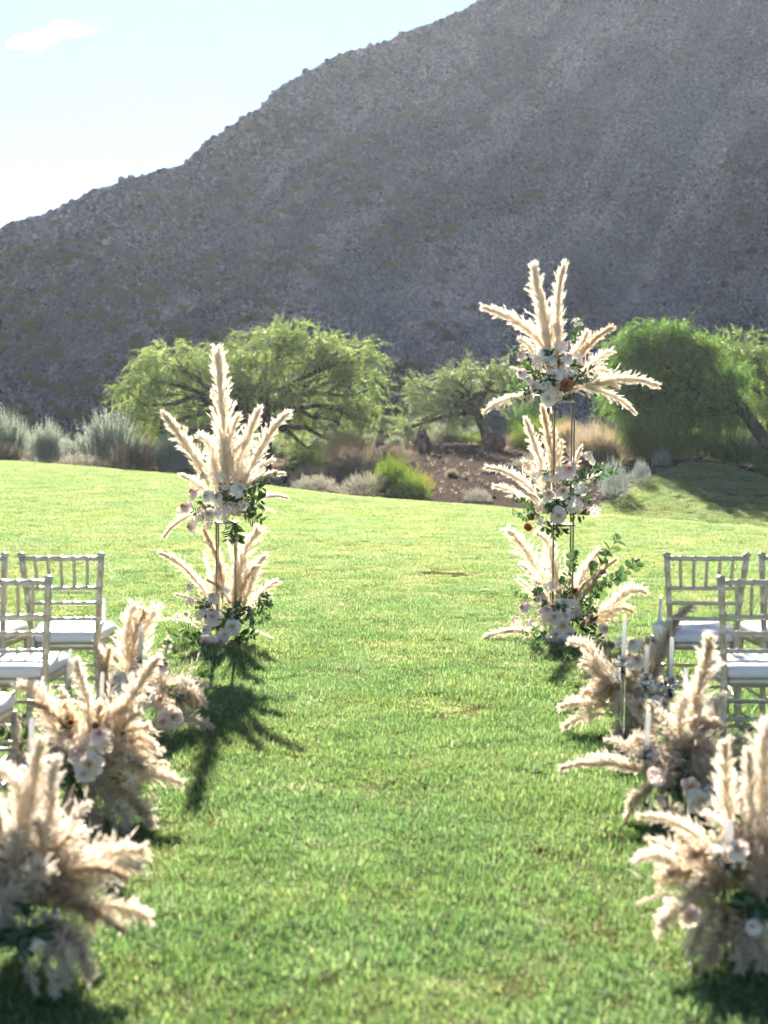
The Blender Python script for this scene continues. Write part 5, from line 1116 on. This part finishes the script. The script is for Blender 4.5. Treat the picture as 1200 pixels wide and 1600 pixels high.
A.plumes([(1182, 1350, 1200, 1120, 'straight', 1.25, .10), (1155, 1350, 1130, 1162, 'arch', 1.2, .05), (1168, 1355, 1172, 1180, 'straight', 1.2, .02), (1105, 1375, 1008, 1266, 'curve', .95, -.05), (1110, 1385, 1000, 1335, 'loose', 1.0, -.10), (1100, 1395, 1020, 1305, 'arch', .9, .0), (1085, 1415, 995, 1402, 'thin', 1.3, -.15), (1130, 1365, 1065, 1300, 'loose', 1.2, .05), (1120, 1390, 1050, 1360, 'loose', 1.2, -.14, T_), (1120, 1410, 1085, 1480, 'loose', 1.2, -.34), (1130, 1420, 1115, 1495, 'loose', 1.2, -.4, T_), (1150, 1425, 1160, 1500, 'loose', 1.2, -.4), (1170, 1430, 1190, 1490, 'loose', 1.3, -.4), (1110, 1400, 1040, 1440, 'loose', 1.2, -.25), (1190, 1400, 1270, 1330, 'loose', 1.1, .0), (1200, 1420, 1290, 1440, 'loose', 1.1, -.15), (1195, 1380, 1240, 1220, 'straight', 1.2, .1), (1140, 1370, 1110, 1270, 'loose', 1.2, .0), (1150, 1400, 1120, 1330, 'loose', 1.3, -.2), (1165, 1360, 1150, 1200, 'straight', 1.1, .3), (1120, 1380, 1060, 1280, 'arch', 1.1, .3)])
A.front = .13; A.roses([(1152, 1328, 18, 'blush', -.15), (1080, 1430, 14, 'peach', -.3), (1070, 1438, 11, 'cream*', -.28), (1178, 1450, 13, 'mauve*', -.36), (1225, 1360, 18, 'blush', -.2)], c)
A.leaves([(1165, 1380, 1170, 1430, 'r', -.3), (1180, 1390, 1195, 1440, 'e', -.32), (1170, 1400, 1150, 1440, 'r', -.32), (1120, 1330, 1115, 1285, 'e', -.05)], c)
A.fill(c, .27, 4, 18, 4, puff=20, cols=('mauve', 'cream', 'blush'))

# ---------------------------------------------------------------- taper candles in crystal holders
m_wax = leafy('white_wax', [(0, (.84, .82, .79)), (1, (.90, .89, .87))], .40, .04, .35)
m_glass, t, o = mat_new('clear_glass'); gb = nd(t, 'ShaderNodeBsdfPrincipled'); gb.inputs['Base Color'].default_value = (.97, 1, .98, 1); gb.inputs['Roughness'].default_value = .02; gb.inputs['Transmission Weight'].default_value = 1; gb.inputs['IOR'].default_value = 1.48
t.links.new(gb.outputs[0], o.inputs[0])
m_wick = plain('wick', (.05, .04, .03), .9)
m_flame, t, o = mat_new('flame'); em = nd(t, 'ShaderNodeEmission', i_Strength=2.2); em.inputs[0].default_value = (1, .50, .16, 1); t.links.new(em.outputs[0], o.inputs[0])
def crystal_drop():
    m = MB(); m.lathe([(.001, -.012), (.006, -.004), (.0065, .003), (.001, .012)], n=6); return m
DROP = crystal_drop().build('crystal_drop', m_glass, False)
FLAME = MB(); FLAME.lathe([(.0005, 0), (.0042, .006), (.0050, .011), (.003, .020), (.0005, .030)], n=8); FLAME = FLAME.build('flame', m_flame)
def candle(topx, topy, botx, boty, Yd, clabel, hlabel, lit=False):
    b_ = P(botx, boty, Yd); tp = P(topx, topy, Yd); zb = max(b_.z, .10)
    h = empty('candle_holder', (b_.x, Yd, .012), hlabel, 'candle holder', 'crystal candle holders among the aisle flowers'); z = zb - .012
    def part(nm, m, sm_=True): return link(nm, m.build(nm, m_glass, sm_), h)
    m = MB(); m.lathe([(.052, 0), (.054, .004), (.048, .010), (.020, .016), (.012, .024)]); part('foot', m)
    m = MB(); m.lathe([(.010, .0245), (.0115, z * .3), (.0105, z * .7), (.0115, z - .047)], n=14); part('stem', m)
    m = MB(); m.lathe([(.012, z - .0465), (.044, z - .040), (.050, z - .033), (.048, z - .031), (.040, z - .035), (.012, z - .040)], n=24); dish = part('dish', m)
    m = MB(); m.lathe([(.013, z - .0395), (.017, z - .025), (.0145, z - .010), (.019, z + .008), (.0165, z + .008), (.0125, z - .008), (.0115, z - .012)], n=12); cup = part('cup', m, False)
    for k in range(8):
        q = k * math.pi / 4; d = link('crystal_drop', DROP, dish); d.location = (.047 * math.cos(q), .047 * math.sin(q), z - .048)
    for k in range(6):
        q = k * math.pi / 3 + .3; d = link('crystal_petal', DROP, cup); d.location = (.027 * math.cos(q), .027 * math.sin(q), z + .006); d.rotation_euler = (0, .7, q); d.scale = (1.2, 1.2, 1.2)
    c_ = empty('taper_candle', (b_.x, Yd, zb - .020), clabel, 'candle', 'white taper candles among the aisle flowers'); Lc = tp.z - zb + .020
    dx = tp.x - b_.x
    m = MB(); m.tube([(0, 0, 0), (dx * .5, 0, Lc * .5), (dx * .95, 0, Lc * .93), (dx, 0, Lc * .985), (dx, 0, Lc)], [.0110, .0105, .0098, .008, .003], 14); link('wax', m.build('wax', m_wax), c_)
    m = MB(); m.tube([(dx, 0, Lc - .003), (dx + .001, 0, Lc + .010)], .0011, 6); wk = link('wick', m.build('wick', m_wick), c_)
    if lit: f = link('flame', FLAME, wk); f.location = (dx, 0, Lc + .004); f.scale = (1.1, 1.1, .85)
for row in [
    (162, 934, 163, 984, 8.25, 'white taper candle standing in front of the front left chair seat', 'clear crystal holder under the candle at the front left chair'),
    (110, 1014, 104, 1078, 7.25, 'leaning white taper candle beside the second left row chair', 'tall crystal holder under the leaning candle on the left'),
    (160, 1050, 157, 1112, 6.85, 'white taper candle between the two upright plumes of the middle left arrangement', 'crystal holder rising from the middle left arrangement'),
    (220, 978, 219, 1030, 7.65, 'white taper candle hidden among plumes of the farthest left arrangement', 'crystal holder inside the farthest left arrangement'),
    (88, 1090, 86, 1148, 6.7, 'white taper candle just below the leaning candle on the left', 'crystal holder just left of the middle left arrangement centre'),
    (49, 1122, 50, 1182, 5.6, 'thick looking white taper candle nearest the third left row chair', 'crystal holder with a wide dish behind the nearest left arrangement'),
    (84, 1222, 84, 1285, 4.85, 'white taper candle in the plumes of the nearest left arrangement', 'crystal holder inside the nearest left arrangement')]:
    candle(*row)
for row in [
    (1033, 936, 1029, 990, 8.3, 'lit white taper candle left of the front right chair', 'crystal holder at the front right chair', True),
    (976, 968, 974, 1028, 7.5, 'lit white taper candle at the left of the right group', 'crystal holder at the left of the right group', True),
    (1050, 995, 1048, 1062, 7.15, 'white taper candle right of the brown upright plume', 'tall crystal holder with a wide dish in the right group'),
    (1011, 1008, 1010, 1056, 7.4, 'white taper candle left of the brown upright plume', 'crystal holder behind the white rose in the right group'),
    (1072, 1044, 1070, 1104, 6.65, 'white taper candle left of the tall taupe plume', 'crystal holder left of the tall taupe plume'),
    (1013, 1112, 1011, 1168, 6.3, 'lit white taper candle lowest in the middle right arrangement', 'short crystal holder in the middle right arrangement', True),
    (1184, 1196, 1182, 1272, 4.95, 'white taper candle among upright plumes at the right edge', 'tall crystal holder at the right edge'),
    (1141, 1282, 1140, 1322, 4.6, 'white taper candle above the blush rose of the nearest right arrangement', 'crystal holder inside the nearest right arrangement')]:
    candle(*row)
